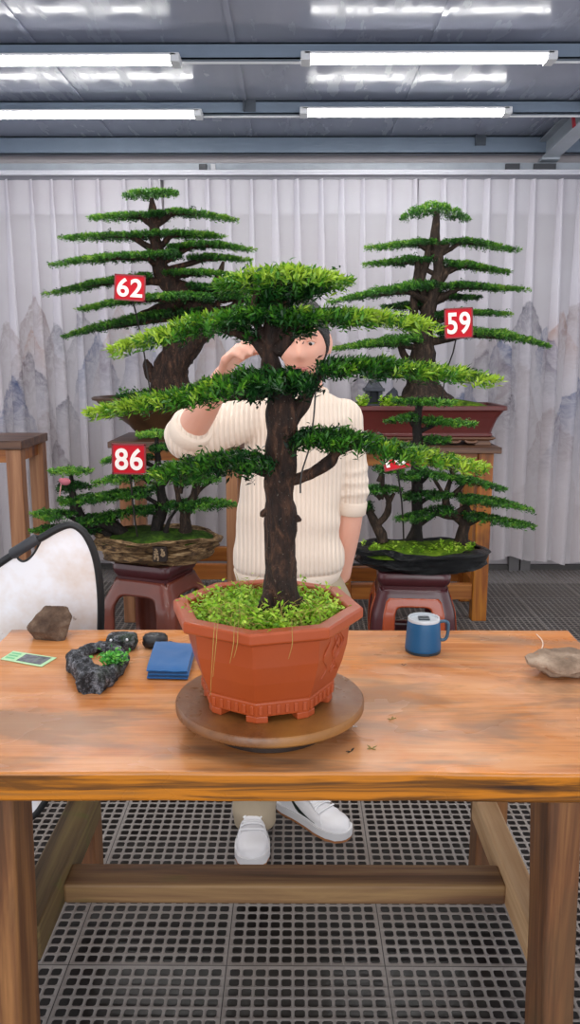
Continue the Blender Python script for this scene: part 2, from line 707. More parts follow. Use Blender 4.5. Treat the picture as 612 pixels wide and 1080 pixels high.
for px, Yq in ((588, 4.93),):
    p = W(px, 118, 4.9)
    mb = MB()
    qs = W(600, 135, 5.02)
    sx_ = p0.x + dr.x * (5.02 - 5.6)
    sz_ = p0.z + dr.z * (5.02 - 5.6)
    a = [(sx_ - .045, 5.0, sz_ + .088), (sx_ - .02, 5.01, sz_ + .07), (sx_ - .008, 5.02, sz_ + .03), (sx_ - .004, 5.02, sz_ - .004)]
    rings = []
    for q in a:
        rings.append([(q[0] - .004, q[1] - .022, q[2]), (q[0] - .004, q[1] + .022, q[2]), (q[0] + .002, q[1] + .022, q[2]), (q[0] + .002, q[1] - .022, q[2])])
    mb.rings(rings)
    tag(mb.build('strap', plain('red_webbing', '#b3293a', .7)), 'short red strap hanging from the steel rafter', 'strap')
    mb = MB()
    mb.tube([(sx_ + .045, 4.97, sz_ + .12, .014), (sx_ + .01, 4.98, sz_ + .098, .016), (sx_ - .03, 5.0, sz_ + .096, .012), (sx_ - .06, 5.0, sz_ + .098, .007)], 8, wob=.4, wscale=60, sub=3)
    tag(mb.build('cable_tie_bundle', M_['dark']), 'knot of dark cable at the top of the red strap', 'cable')

# curtain rail
CY = 5.58
z0, z1 = W(306, 188, CY).z, W(306, 173, CY).z
t = thing('curtain_rail', 'long white and grey metal curtain rail above the curtains', 'curtain rail', (0, CY, z0))
zm = z0 + (z1 - z0) * .42
mb = MB()
mb.box((-3.2, CY - .05, z0 + .012), (3.2, CY + .03, zm))
mb.box((-3.2, CY - .056, zm - .012), (3.2, CY - .045, zm + .004))
mb.build('rail', plain('white_rail', '#d3d3dc', .3, var=.05), t, bevel=.003)
mb = MB()
mb.box((-3.2, CY - .03, zm), (3.2, CY + .05, z1))
mb.build('backing_channel', M_['galv'], t, bevel=.002)
mb = MB()
mb.box((-3.2, CY - .012, z0 - .012), (3.2, CY + .012, z0 + .013))
mb.build('track', plain('track_grey', '#77767f', .4), t)
for px, wd in ((214, .05), (225, .03), (541, .09), (575, .14)):
    p = W(px, 177, CY - .05)
    mb = MB()
    mb.box((p.x - wd / 2, CY - .055, zm + .004), (p.x + wd / 2, CY - .03, zm + .04))
    mb.build('bracket', plain('bracket_%d' % px, '#3c3e44' if px != 225 else '#d0d0d4', .5), t, bevel=.002)

# curtains: folded sheer cloth printed with misty ink mountains
def curtain_material():
    t = NT('sheer_cloth_with_ink_mountains')
    uv = t.n('ShaderNodeAttribute', attribute_name='cloth')
    sp = t.n('ShaderNodeSeparateXYZ')
    t.l(uv.outputs['Vector'], sp.inputs[0])
    X, Z = sp.outputs[0], sp.outputs[2]
    def comb(x, y, z):
        c = t.n('ShaderNodeCombineXYZ')
        t.set(c.inputs[0], x); t.set(c.inputs[1], y); t.set(c.inputs[2], z)
        return c.outputs[0]
    col = '#dedae2'
    first = True
    cur = None
    peaks = []   # (x, top, half width) in metres on the cloth, ink colour, strength, fade
    def pk(px, py, hw, cc, st, fade=5.0):
        q = W(px, py, CY)
        peaks.append((q.x, q.z, hw * .0067, cc, st, fade))
    GR, PK, OR, BL, DK = '#6f6f80', '#a8928e', '#c08a68', '#3f5f94', '#43485c'
    for a in ((37, 318, 15, PK, .75, 3.5), (36, 352, 8, OR, .55, 9), (33, 376, 14, GR, .85, 5), (17, 402, 12, BL, .95, 5), (60, 345, 6, DK, .75, 6), (88, 333, 11, GR, .75, 6), (103, 356, 14, BL, .75, 5), (72, 418, 6, DK, .8, 8),
              (11, 343, 10, PK, .6, 5), (126, 326, 14, OR, .5, 5), (64, 468, 8, DK, .7, 9), (150, 345, 16, BL, .5, 5), (225, 352, 14, OR, .5, 6), (262, 362, 16, GR, .6, 5), (50, 440, 18, PK, .4, 5),
              (558, 322, 18, GR, .95, 5), (577, 350, 6, BL, .95, 6), (528, 360, 8, BL, .8, 6), (508, 374, 9, GR, .8, 6), (491, 402, 13, BL, .85, 5), (536, 416, 6, DK, .9, 9), (592, 333, 8, OR, .7, 7), (605, 326, 10, PK, .7, 5), (608, 402, 15, BL, .95, 5),
              (582, 432, 20, PK, .55, 5), (515, 350, 16, PK, .45, 4), (375, 402, 14, GR, .7, 6), (400, 380, 12, BL, .6, 6), (352, 350, 14, PK, .5, 5), (545, 385, 24, PK, .35, 3), (440, 395, 14, GR, .5, 6)):
        pk(*a)
    base = t.mix(t.ramp(t.noise(comb(t.math('MULTIPLY', X, .5), 4.0, t.math('MULTIPLY', Z, 1.4)), 1.0, 4), [(.35, 0.0), (.7, 1.0)]), '#f4f2f8', '#ebe6ec')
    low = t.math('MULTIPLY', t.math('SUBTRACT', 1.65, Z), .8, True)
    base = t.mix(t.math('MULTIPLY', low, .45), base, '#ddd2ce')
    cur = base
    jag = t.math('SUBTRACT', t.noise(comb(t.math('MULTIPLY', X, 22.0), 7.0, t.math('MULTIPLY', Z, 9.0)), 1.0, 5, .7), .5)
    wob = t.math('MULTIPLY', t.math('SUBTRACT', t.noise(comb(t.math('MULTIPLY', X, 5.0), 2.0, t.math('MULTIPLY', Z, 4.0)), 1.0, 3), .5), .12)
    tex = t.ramp(t.noise(comb(t.math('MULTIPLY', X, 26.0), 3.0, t.math('MULTIPLY', Z, 15.0)), 1.0, 5, .7, 1.2), [(.33, .25), (.62, 1.0)])
    for cx_, top_, hw_, cc, st, fade in peaks:
        ad = t.math('ABSOLUTE', t.math('SUBTRACT', t.math('ADD', X, wob), cx_))
        h = t.math('SUBTRACT', top_ + .04, t.math('MULTIPLY', t.math('POWER', t.math('MULTIPLY', ad, 1 / hw_), 1.4), hw_ * 2.2))
        d = t.math('SUBTRACT', t.math('ADD', h, t.math('MULTIPLY', jag, .16)), Z)
        up = t.math('MULTIPLY', d, 45.0, True)
        dec = t.math('POWER', 2.718, t.math('MULTIPLY', t.math('MAXIMUM', d, 0.0), -fade))
        side = t.math('SUBTRACT', 1.6, t.math('MULTIPLY', ad, .75 / hw_), True)
        m = t.math('MULTIPLY', t.math('MULTIPLY', up, dec), t.math('MULTIPLY', t.math('MULTIPLY', side, tex), st), True)
        cur = t.mix(m, cur, cc)
    wv = t.noise(comb(t.math('MULTIPLY', X, 900.0), t.math('MULTIPLY', Z, 900.0), 0.0), 1.0, 1)
    d = t.n('ShaderNodeBsdfDiffuse'); t.l(cur, d.inputs['Color'])
    tl = t.n('ShaderNodeBsdfTranslucent'); t.l(cur, tl.inputs['Color'])
    tp = t.n('ShaderNodeBsdfTransparent')
    m1 = t.n('ShaderNodeMixShader'); m1.inputs[0].default_value = .35
    t.l(d.outputs[0], m1.inputs[1]); t.l(tl.outputs[0], m1.inputs[2])
    m2 = t.n('ShaderNodeMixShader'); m2.inputs[0].default_value = .36
    t.l(m1.outputs[0], m2.inputs[1]); t.l(tp.outputs[0], m2.inputs[2])
    t.l(m2.outputs[0], t.out.inputs['Surface'])
    return t.m


M_['curtain'] = curtain_material()


def curtain(x0, x1, ztop, zbot, seed, label, group=None):
    rng = random.Random(seed)
    prof = []   # (x, dy, cloth x)
    x = x0
    cl = 0.0
    last = False
    while not last:
        step = rng.uniform(.13, .18)
        if x + step > x1 - .06:
            step = max(.04, x1 - x - .03)
            last = True
        fw = rng.uniform(.026, .044)
        dep = rng.uniform(.03, .05)
        # flat, gently bowed gauze then an overlapped pinch pleat
        for k in range(6):
            u = k / 6
            prof.append((x + step * u, -.012 * math.sin(PI * u), 0, x + step * u, 0))
        xe = x + step
        for dx, dy in ((0, -.004), (.4, -.5), (.95, -.95), (1.0, -1.0), (.4, -.85), (-.25, -.45), (-.6, -.2), (-.65, -.06), (-.3, .0)):
            prof.append((xe, dep * dy, 1, xe + fw * dx * .6, fw * dx))
        x = xe
    zs = [zbot + (ztop - zbot) * k / 36 for k in range(37)]
    n = len(prof)
    V, cloth = [], []
    ph = rng.uniform(0, 6)
    for z in zs:
        u = (z - zbot) / (ztop - zbot)
        for i, (px, dy, fold, cx, fx) in enumerate(prof):
            px = px + fx * (.45 + 1.1 * min(1, (1 - u) * 1.8))
            sway = .020 * (1 - u) * math.sin(px * 7 + ph) + .012 * (1 - u) * math.sin(px * 19 + ph * 2)
            amp = 1.0 + .9 * (1 - u) * (.5 + .5 * math.sin(px * 5 + ph))
            shift = .014 * math.sin(z * 1.3 + px * 3 + ph) * (1 - u) + .03 * (1 - u) * math.sin(px * 2.1 + seed)
            zz = z + (.012 * math.sin(px * 23 + ph) + .015 * math.sin(px * 6.1 + ph) if z == zs[0] else 0)
            V.append((px + shift, CY + dy * amp + sway, zz))
            cloth.append((cx, 0, z))
    F = []
    for k in range(36):
        for i in range(n - 1):
            F.append((k * n + i, k * n + i + 1, (k + 1) * n + i + 1, (k + 1) * n + i))
    me = bpy.data.meshes.new('curtain')
    me.from_pydata(V, [], F)
    at = me.attributes.new('cloth', 'FLOAT_VECTOR', 'POINT')
    at.data.foreach_set('vector', np.array(cloth, dtype=np.float32).reshape(-1))
    me.materials.append(M_['curtain'])
    me.polygons.foreach_set('use_smooth', [True] * len(F))
    o = bpy.data.objects.new('curtain', me)
    C.objects.link(o)
    tag(o, label, 'curtain', group)
    # doubled header tape and weighted hem, parts of the curtain
    for nm, za, zb_, dyo in (('header_tape', ztop - .115, ztop, -.004), ('hem', None, None, -.003)):
        ks = [33, 34, 35, 36] if nm == 'header_tape' else [0, 1]
        v2, f2, c2 = [], [], []
        for q, k in enumerate(ks):
            for i in range(n):
                p = V[k * n + i]
                zz = p[2] if not (nm == 'hem' and k == 1) else p[2] - .035
                v2.append((p[0], p[1] + dyo, zz))
                c2.append(cloth[k * n + i])
        for q in range(len(ks) - 1):
            for i in range(n - 1):
                f2.append((q * n + i, q * n + i + 1, (q + 1) * n + i + 1, (q + 1) * n + i))
        me2 = bpy.data.meshes.new(nm)
        me2.from_pydata(v2, [], f2)
        a2 = me2.attributes.new('cloth', 'FLOAT_VECTOR', 'POINT')
        a2.data.foreach_set('vector', np.array(c2, dtype=np.float32).reshape(-1))
        me2.materials.append(M_['curtain'])
        me2.polygons.foreach_set('use_smooth', [True] * len(f2))
        o2 = bpy.data.objects.new(nm, me2)
        C.objects.link(o2)
        o2.parent = o
    return o


ctop, cbot = W(306, 190, CY).z, W(306, 590, CY).z
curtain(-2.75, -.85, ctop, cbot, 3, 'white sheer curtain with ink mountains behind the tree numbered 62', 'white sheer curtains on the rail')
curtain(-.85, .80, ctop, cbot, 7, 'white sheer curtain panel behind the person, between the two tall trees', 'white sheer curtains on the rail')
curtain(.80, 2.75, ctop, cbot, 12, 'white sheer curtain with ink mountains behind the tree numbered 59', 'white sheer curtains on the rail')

# tube lights
t = NT('lit_white_tube')
e = t.n('ShaderNodeEmission')
e.inputs['Color'].default_value = (1, .985, .96, 1)
e.inputs['Strength'].default_value = 26
t.l(e.outputs[0], t.out.inputs['Surface'])
M_['tube'] = t.m
M_['white_plastic'] = plain('white_plastic', '#d9dadd', .4, var=.04)


def tube_light(xa, xb, py, Yq, label):
    p0, p1 = W(xa, py, Yq), W(xb, py, Yq)
    z = (p0.z + p1.z) / 2
    r = thing('tube_light', label, 'light', ((p0.x + p1.x) / 2, Yq, z), 'lit tube lights under the ceiling beams')
    rr = .018
    mb = MB()
    a, b = p0.x, p1.x
    ring = lambda x: [(x, Yq + .044 * math.cos(PI * k / 14), z + .010 - .022 * math.sin(PI * k / 14) ** .7) for k in range(15)]
    mb.rings([ring(a), ring(b)])
    mb.build('tube', M_['tube'], r, smooth=True)
    mb = MB()
    mb.box((a - .03, Yq - .046, z + .0105), (b + .03, Yq + .046, z + .022))
    mb.build('housing', M_['white_plastic'], r, bevel=.003)
    for x in (a + .2, b - .2):
        mb = MB()
        mb.box((x - .015, Yq + .03, z + .0), (x + .015, Yq + .0505, z + .021))
        mb.build('mount', M_['galv'], r, bevel=.002)
    for s, x in ((-1, a), (1, b)):
        mb = MB()
        xx = sorted((x, x + s * .045))
        mb.box((xx[0], Yq - .046, z - .014), (xx[1], Yq + .046, z + .024))
        mb.build('end_cap', M_['white_plastic'], r, bevel=.005)
    return r


tube_light(-22, 180, 65, pY[0] - .05, 'lit white tube light at the upper left on the front beam')
tube_light(328, 575, 63, pY[0] - .05, 'lit white tube light at the upper right, longest of the lights')
tube_light(-6, 205, 122, pY[1] - .05, 'lit white tube light on the rear beam above the tree numbered 62')
tube_light(325, 530, 119.5, pY[1] - .05, 'lit white tube light on the rear beam above the tree numbered 59')
# thin conduit between the lights
for Yq, py in ((pY[0] + .03, 64), (pY[1] + .03, 120)):
    p = W(306, py, Yq)
    mb = MB()
    mb.tube([(-3.5, Yq, 2.8255, .006), (3.5, Yq, 2.8255, .006)], 8)
    tag(mb.build('conduit', M_['white_plastic'], smooth=True), 'thin pale cable conduit linking the %s pair of tube lights' % ('front' if py == 64 else 'rear'), 'conduit')

# ------------------------------------------------------------------ the work table
TZ = .78
YF, YB = G(306, 815, TZ).y, G(306, 664, TZ).y
XL, XR = G(11, 664, TZ).x, G(602.6, 667, TZ).x
TT = .058


def table_material():
    t = NT('worn_orange_wood_slab')
    v = t.coord(scale=(1.2, 11, 11))
    f = t.noise(v, 1.0, 7, .62, 1.2)
    f2 = t.noise(t.coord(scale=(4, 130, 130)), 1.0, 4, .7, .4)
    f3 = t.math('ADD', t.math('MULTIPLY', f, .62), t.math('MULTIPLY', f2, .38))
    c = t.ramp(f3, [(.28, '#6e3e1c'), (.42, '#b06a36'), (.54, '#c9864e'), (.72, '#d9a274')])
    vv = t.coord(scale=(2.2, 3.5, 3.5))
    worn = t.ramp(t.noise(vv, 1.0, 5, .6, .8), [(.42, 0.0), (.72, .55)])
    c = t.mix(worn, c, '#dcae8c')
    org = t.ramp(t.noise(t.coord(scale=(3.1, 4.5, 4.5), loc=(3, 1, 0)), 1.0, 4, .6, .6), [(.58, 0.0), (.68, .75)])
    c = t.mix(org, c, '#c9761f')
    # spilled-soil stains around the turntable, one long damp streak
    geo = t.n('ShaderNodeNewGeometry')
    stain = t.ramp(t.noise(t.coord(scale=(1.3, 5, 5), loc=(.4, 2.2, 0)), 1.0, 5, .6, 1.0), [(.50, 0.0), (.60, .62)])
    c = t.mix(stain, c, '#77604e')
    # front edge keeps its varnish
    sp = t.n('ShaderNodeSeparateXYZ')
    t.l(geo.outputs['True Normal'], sp.inputs[0])
    front = t.math('MULTIPLY', t.math('SUBTRACT', t.math('MULTIPLY', sp.outputs[1], -1.0), .5), 4.0, True)
    edgec = t.ramp(t.noise(t.coord(scale=(1.3, 10, 30)), 1.0, 6, .6, 1.0), [(.33, '#35241a'), (.44, '#704519'), (.54, '#bd731c'), (.70, '#8a5c2a')])
    c = t.mix(front, c, edgec)
    wet = t.ramp(t.noise(t.coord(scale=(2.0, 3.6, 3.6), loc=(1.3, .2, 0)), 1.0, 4, .6, .4), [(.40, .34), (.62, .16)])
    t.bsdf(c, wet, 0, t.bump(f3, .10, .003), spec=.5)
    return t.m


M_['table'] = table_material()
M_['leg'] = wood('brown_weathered_timber', ('#2e1c10', '#6b4326', '#9a6a3e'), 'z', .9, (.45, .75), .3, ('#54412a', (4, 4, 1.5), .5, .72))
M_['rail'] = wood('brown_timber_along', ('#2f2015', '#684930', '#8f7048'), 'x', .8, (.5, .8), .3, ('#555c26', (2, 6, 6), .64, .78))
M_['railmoss'] = wood('mossy_timber', ('#2b2115', '#5e4a2c', '#7d6a3e'), 'y', .8, (.5, .8), .4, ('#56621f', (5, 5, 5), .55, .72))
M_['pale'] = wood('pale_timber', ('#8d6a49', '#b89268', '#cfae86'), 'y', .8, (.5, .8), .2)
tab = thing('work_table', 'long heavy orange wooden work table standing on the grating, with all of the tools', 'table', ((XL + XR) / 2, (YF + YB) / 2, 0))
tab['label'] = 'long heavy orange wooden work table across the front carrying the large potted tree'
mb = MB()
nx, ny = 40, 12
ring = []
N = 60
x0, x1, y0, y1 = XL - .0, XR + .0, YF, YB
def edge_w(s, seed):
    return .006 * noise.noise(Vector((s * 3, seed, 0))) + .003 * noise.noise(Vector((s * 11, seed, 0)))
poly = []
for i in range(N):
    x = x0 + (x1 - x0) * i / N
    poly.append((x, y0 + edge_w(x, 1)))
for i in range(14):
    poly.append((x1 + edge_w(i * .06, 5), y0 + (y1 - y0) * i / 14))
for i in range(N):
    x = x1 - (x1 - x0) * i / N
    poly.append((x, y1 + edge_w(x, 9)))
for i in range(14):
    poly.append((x0 + edge_w(i * .06, 13), y1 - (y1 - y0) * i / 14))
mb.prism(poly, TZ - TT, TZ)
mb.build('table_top', M_['table'], tab, bevel=.006, seg=3)


def post(xa, xb, ya, yb, z0, z1, name, mat, parent, splay=0.0, seed=0):
    mb = MB()
    rings = []
    for k in range(9):
        u = k / 8
        z = z0 + (z1 - z0) * u
        s = splay * (1 - u)
        j = lambda q: .004 * noise.noise(Vector((q * 3 + seed, z * 4, seed)))
        rings.append([(xa + s + j(1), ya + j(2), z), (xb + s + j(3), ya + j(4), z), (xb + s + j(5), yb + j(6), z), (xa + s + j(7), yb + j(8), z)])
    mb.rings(rings)
    return mb.build(name, mat, parent, bevel=.008, seg=3)


ya = YF + .06
xl0, xl1 = W(-48, 845, ya).x, W(14, 845, ya).x
xr0, xr1 = W(579, 846, ya).x, W(609, 846, ya).x
post(xl0 + .03, xl1, ya, ya + .12, 0, TZ - TT, 'leg', M_['leg'], tab, -.022, 1)
post(xr0, xr1 + .01, ya, ya + .12, 0, TZ - TT, 'leg', M_['leg'], tab, .022, 2)
yb2 = YB - .05
bl0, bl1 = W(70, 845, yb2).x, W(97, 845, yb2).x
br0, br1 = W(505, 845, yb2).x, W(537, 845, yb2).x
post(bl0, bl1, yb2, yb2 + .10, 0, TZ - TT, 'leg', M_['leg'], tab, 0, 3)
post(br0, br1, yb2, yb2 + .10, 0, TZ - TT, 'leg', M_['leg'], tab, 0, 4)
# side rails and the long stretcher
ysr = 1.74
zr = W(306, 934, ysr - .04).z
def sidebar(xa, xb, name, mat, seed):
    mb = MB()
    mb.box((xa, ya + .118, zr - .055), (xb, yb2 + .002, zr + .03))
    o = mb.build(name, mat, tab, bevel=.006)
    return o
sl = W(67, 935, ysr - .04).x
sr = W(534, 937, ysr - .04).x
sidebar(sl - .075, sl, 'side_rail', M_['railmoss'], 1)
sidebar(sr, sr + .055, 'side_rail', M_['pale'], 2)
mb = MB()
mb.box((sl - .002, ysr - .04, zr - .050), (sr + .002, ysr + .045, zr))
mb.build('stretcher', M_['rail'], tab, bevel=.007)

# ------------------------------------------------------------------ turntable
TTY = 1.53
DZ = .845
tx = W(285, 740, TTY).x
tc = thing('turntable', 'round brown wooden turntable on the work table under the large octagonal pot', 'turntable', (tx, TTY, TZ))
mb = MB()
mb.lathe([(.0, 0), (.15, 0), (.183, .002), (.187, .006), (.187, .019), (.184, .023), (.0, .023)], (tx, TTY, DZ - .023), 72)
t = NT('wet_brown_turntable')
v = t.coord()
c = t.mix(t.noise(v, 7, 6, .65), '#5f3719', '#84552e')
c = t.mix(t.ramp(t.noise(v, 60, 4, .7), [(.5, 0.0), (.7, .7)]), c, '#54331c')
c = t.mix(t.ramp(t.noise(v, 4, 3), [(.5, 0.0), (.7, .6)]), c, '#a5702a')
t.bsdf(c, t.ramp(t.noise(v, 9, 4), [(.4, .25), (.6, .5)]), 0, t.bump(t.noise(v, 45, 4), .35, .003), spec=.5)
M_['disc'] = t.m
mb.build('disc', M_['disc'], tc, smooth=True)
mb = MB()
mb.lathe([(.0, 0), (.115, 0), (.122, .004), (.122, .02), (.1, .026), (.1, .042), (.0, .042)], (tx, TTY, TZ), 56)
mb.build('base', plain('dark_turntable_base', '#2a1c15', .4, var=.2), tc, smooth=True)
# ------------------------------------------------------------------ number signs
M_['red'] = plain('red_sign_paint', '#c8061f', .45, var=.05, spec=.2)
M_['rededge'] = plain('red_sign_edge', '#8c1020', .4)
M_['signwhite'] = plain('white_sign_paint', '#fff2ea', .4, var=.03)
M_['rod'] = plain('dark_wire', '#2c2724', .5)


def text_mesh(txt, size, depth=.002, offset=.02):
    cu = bpy.data.curves.new('txt', 'FONT')
    cu.body = txt
    cu.size = size
    cu.align_x = 'CENTER'
    cu.align_y = 'CENTER'
    cu.extrude = depth
    cu.offset = offset * size
    cu.space_character = 1.06
    o = bpy.data.objects.new('txt', cu)
    C.objects.link(o)
    dg = bpy.context.evaluated_depsgraph_get()
    dg.update()
    me = bpy.data.meshes.new_from_object(o.evaluated_get(dg))
    bpy.data.objects.remove(o)
    bpy.data.curves.remove(cu)
    return me


def number_sign(txt, x0, x1, y0, y1, Y, label, rot=0.0, stick=None, tilt=0.0):
    c = W((x0 + x1) / 2, (y0 + y1) / 2, Y)
    m = mpp(Y, (y0 + y1) / 2)
    w, h = (x1 - x0) * m, (y1 - y0) * m
    r = thing('number_sign', label, 'sign', c, 'red number signs stuck in the bonsai pots')
    R = Matrix.Rotation(rot, 4, 'Y') @ Matrix.Rotation(tilt, 4, 'X')
    T = Matrix.Translation(c) @ R
    mb = MB()
    mb.box((-w / 2, 0, -h / 2), (w / 2, .008, h / 2), M=T)
    mb.build('board', M_['red'], r, bevel=.002)
    mb = MB()
    e = .011 * w / .16
    for a, b in (((-w / 2 - .002, -.003, -h / 2 - .002), (w / 2 + .002, .009, -h / 2 + e * .5)), ((-w / 2 - .002, -.003, h / 2 - e * .5), (w / 2 + .002, .009, h / 2 + .002)),
                 ((-w / 2 - .002, -.003, -h / 2), (-w / 2 + e * .5, .009, h / 2)), ((w / 2 - e * .5, -.003, -h / 2), (w / 2 + .002, .009, h / 2))):
        mb.box(a, b, M=T)
    mb.build('rim', M_['rededge'], r)
    me = text_mesh(txt, h * 1.06)
    xs = [v.co.x for v in me.vertices]
    ys = [v.co.y for v in me.vertices]
    kx = w * .84 / (max(xs) - min(xs))
    ky = h * .74 / (max(ys) - min(ys))
    mx, my = (max(xs) + min(xs)) / 2, (max(ys) + min(ys)) / 2
    for v in me.vertices:
        q = R @ Vector(((v.co.x - mx) * kx, -.0025 - v.co.z, (v.co.y - my) * ky))
        v.co = q
    me.materials.append(M_['signwhite'])
    o = bpy.data.objects.new('numerals', me)
    C.objects.link(o)
    o.parent = r
    if stick:
        p = [tuple(T @ Vector((0, .012, -h / 2 * .2))) + (.004,)]
        for q in stick:
            b = W(q[0], q[1], q[2])
            p.append((b.x, b.y, b.z, .004))
        mb = MB()
        mb.tube(p, 8, sub=2)
        mb.build('rod', M_['rod'], r, smooth=True)
    return r


# ------------------------------------------------------------------ bonsai
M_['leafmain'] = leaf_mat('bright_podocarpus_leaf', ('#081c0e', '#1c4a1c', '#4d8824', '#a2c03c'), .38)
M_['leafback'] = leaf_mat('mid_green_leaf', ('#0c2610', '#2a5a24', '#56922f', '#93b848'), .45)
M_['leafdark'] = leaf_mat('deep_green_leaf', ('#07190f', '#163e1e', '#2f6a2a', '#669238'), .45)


def bark(name, a, b, cc):
    t = NT(name)
    v = t.coord(scale=(1, 1, .35))
    f = t.noise(v, 45, 6, .7, .6)
    c = t.ramp(f, [(.3, a), (.52, b), (.72, cc)])
    sp = t.ramp(t.noise(t.coord(), 220, 2, .5), [(.68, 0.0), (.75, .5)])
    c = t.mix(sp, c, '#8a7f72')
    t.bsdf(c, .75, 0, t.bump(t.math('ADD', f, t.noise(v, 130, 3)), .8, .008), spec=.3)
    return t.m


M_['barkmain'] = bark('dark_wet_bark', '#0b0807', '#2f1e16', '#664633')
M_['bark'] = bark('brown_bark', '#120d0a', '#32261e', '#5e4a3c')
M_['barkblack'] = bark('black_bark', '#090808', '#1d1815', '#3a3029')
M_['soil'] = plain('red_brown_soil', '#4a3022', .9, var=.6, scale=60, bump=.8, bscale=150, bdist=.01)


def moss_mat(name, a, b, cc):
    t = NT(name)
    v = t.coord()
    f = t.noise(v, 40, 6, .7)
    g = t.noise(v, 9, 3)
    c = t.ramp(t.math('ADD', t.math('MULTIPLY', f, .6), t.math('MULTIPLY', g, .4)), [(.35, a), (.5, b), (.65, cc)])
    t.bsdf(c, .9, 0, t.bump(t.math('ADD', f, t.noise(v, 220, 3)), 1.0, .01), spec=.2)
    return t.m


M_['moss'] = moss_mat('green_moss', '#2c3f12', '#587a18', '#8fae2c')
M_['mossdark'] = moss_mat('dark_moss', '#1b2d10', '#345017', '#5b7f22')


def grow(parent, Y, trunks, pads, leafm, barkm, seed=0, L=.017, Wd=.0045, dens=3800, k=8, wdef=.16, wob=.22, n=14, clump=.05, name='trunk'):
    """trunk mesh with a branch to every pad; pads are children of the trunk"""
    mb = MB()
    for q in trunks:
        mb.tube(pxpath(Y, q), n, wob=wob, wscale=22 if Y > 3 else 40, seed=seed, sub=5)
    for i, p in enumerate(pads):
        pts = p['pts']
        dy = p.get('dy', 0)
        if p.get('at'):
            at = p['at']
            ar = at[2] if len(at) > 2 else 3
            m_ = len(pts)
            fr = p.get('reach', .62)
            tx_ = pts[0][0] + (pts[-1][0] - pts[0][0]) * fr
            xs_ = [q[0] for q in pts]
            def mid(x):
                for a, b in zip(pts[:-1], pts[1:]):
                    if min(a[0], b[0]) <= x <= max(a[0], b[0]):
                        u = (x - a[0]) / (b[0] - a[0] + 1e-9)
                        return (a[1] + (b[1] - a[1]) * u) * .35 + (a[2] + (b[2] - a[2]) * u) * .65
                return (pts[0][1] + pts[0][2]) / 2
            kx = pts[0][0] + (pts[-1][0] - pts[0][0]) * .25
            path = [(at[0], at[1], ar), ((at[0] * .45 + kx * .55), (at[1] * .45 + mid(kx) * .55), ar * .8, dy * .5), (kx, mid(kx), ar * .6, dy), ((kx + tx_) / 2, mid((kx + tx_) / 2), ar * .4, dy), (tx_, mid(tx_), ar * .2, dy)]
            mb.tube(pxpath(Y, path), 7, wob=.2, wscale=40, seed=i, sub=3)
            rg = random.Random(seed * 31 + i)
            for j in range(5):
                f = rg.uniform(.1, .6)
                xx = pts[0][0] + (pts[-1][0] - pts[0][0]) * f
                a = W(xx, mid(xx), Y + dy)
                w = p.get('w', wdef)
                s = rg.choice((-1, 1))
                b = Vector((a.x + (pts[-1][0] - pts[0][0]) / abs(pts[-1][0] - pts[0][0]) * w * .4, a.y + s * w * .6, a.z - .003))
                r0 = ar * .3 * mpp(Y)
                mb.tube([(a.x, a.y, a.z, r0), ((a.x + b.x) / 2, (a.y + b.y) / 2, a.z + .004, r0 * .7), (b.x, b.y, b.z, r0 * .4)], 5)
    tr = mb.build(name, barkm, parent, smooth=True, angle=180)
    for i, p in enumerate(pads):
        pad(tr, Y, p['pts'], p.get('w', wdef), p.get('mat', leafm), p.get('L', L), p.get('Wd', Wd), p.get('dens', dens), p.get('k', k), p.get('tone', (.25, .6)),
            p.get('dy', 0), seed * 100 + i + 1, p.get('kind', 'branch'), p.get('clump', clump))
    return tr


# ---- the large tree on the turntable
main = thing('bonsai', 'largest bonsai with a thick dark trunk in an octagonal terracotta pot on the turntable', 'bonsai', (tx, TTY, DZ))
PX, PY = tx - .0055, TTY


def octo(R, z, rot=math.radians(-90 - 7), n=8):
    return [Vector((PX + R * math.cos(rot + 2 * PI * i / n), PY + R * math.sin(rot + 2 * PI * i / n), z)) for i in range(n)]


t = NT('terracotta')
v = t.coord()
c = t.mix(t.noise(v, 6, 5, .6), '#983e19', '#a94d24')
c = t.mix(t.ramp(t.noise(v, 3.5, 4), [(.5, 0.0), (.75, .5)]), c, '#853412')
t.bsdf(c, t.ramp(t.noise(v, 7, 3), [(.4, .32), (.6, .5)]), 0, t.bump(t.noise(v, 120, 3), .1, .002), spec=.45)
M_['terra'] = t.m
RZ = W(285, 636, TTY).z
mb = MB()
zf = DZ + .012
prof = [(.118, zf), (.130, zf), (.131, zf + .004), (.134, zf + .026), (.133, zf + .030), (.136, zf + .034), (.149, zf + .070), (.158, zf + .105), (.162, RZ - .036), (.163, RZ - .026),
        (.183, RZ - .024), (.188, RZ - .020), (.188, RZ - .004), (.185, RZ), (.160, RZ), (.157, RZ - .003), (.154, RZ - .03), (.150, RZ - .06), (.0, RZ - .06)]
mb.rings([octo(max(r, .0005), z) for r, z in prof])
pot = mb.build('pot', M_['terra'], main, bevel=.0025, seg=2)
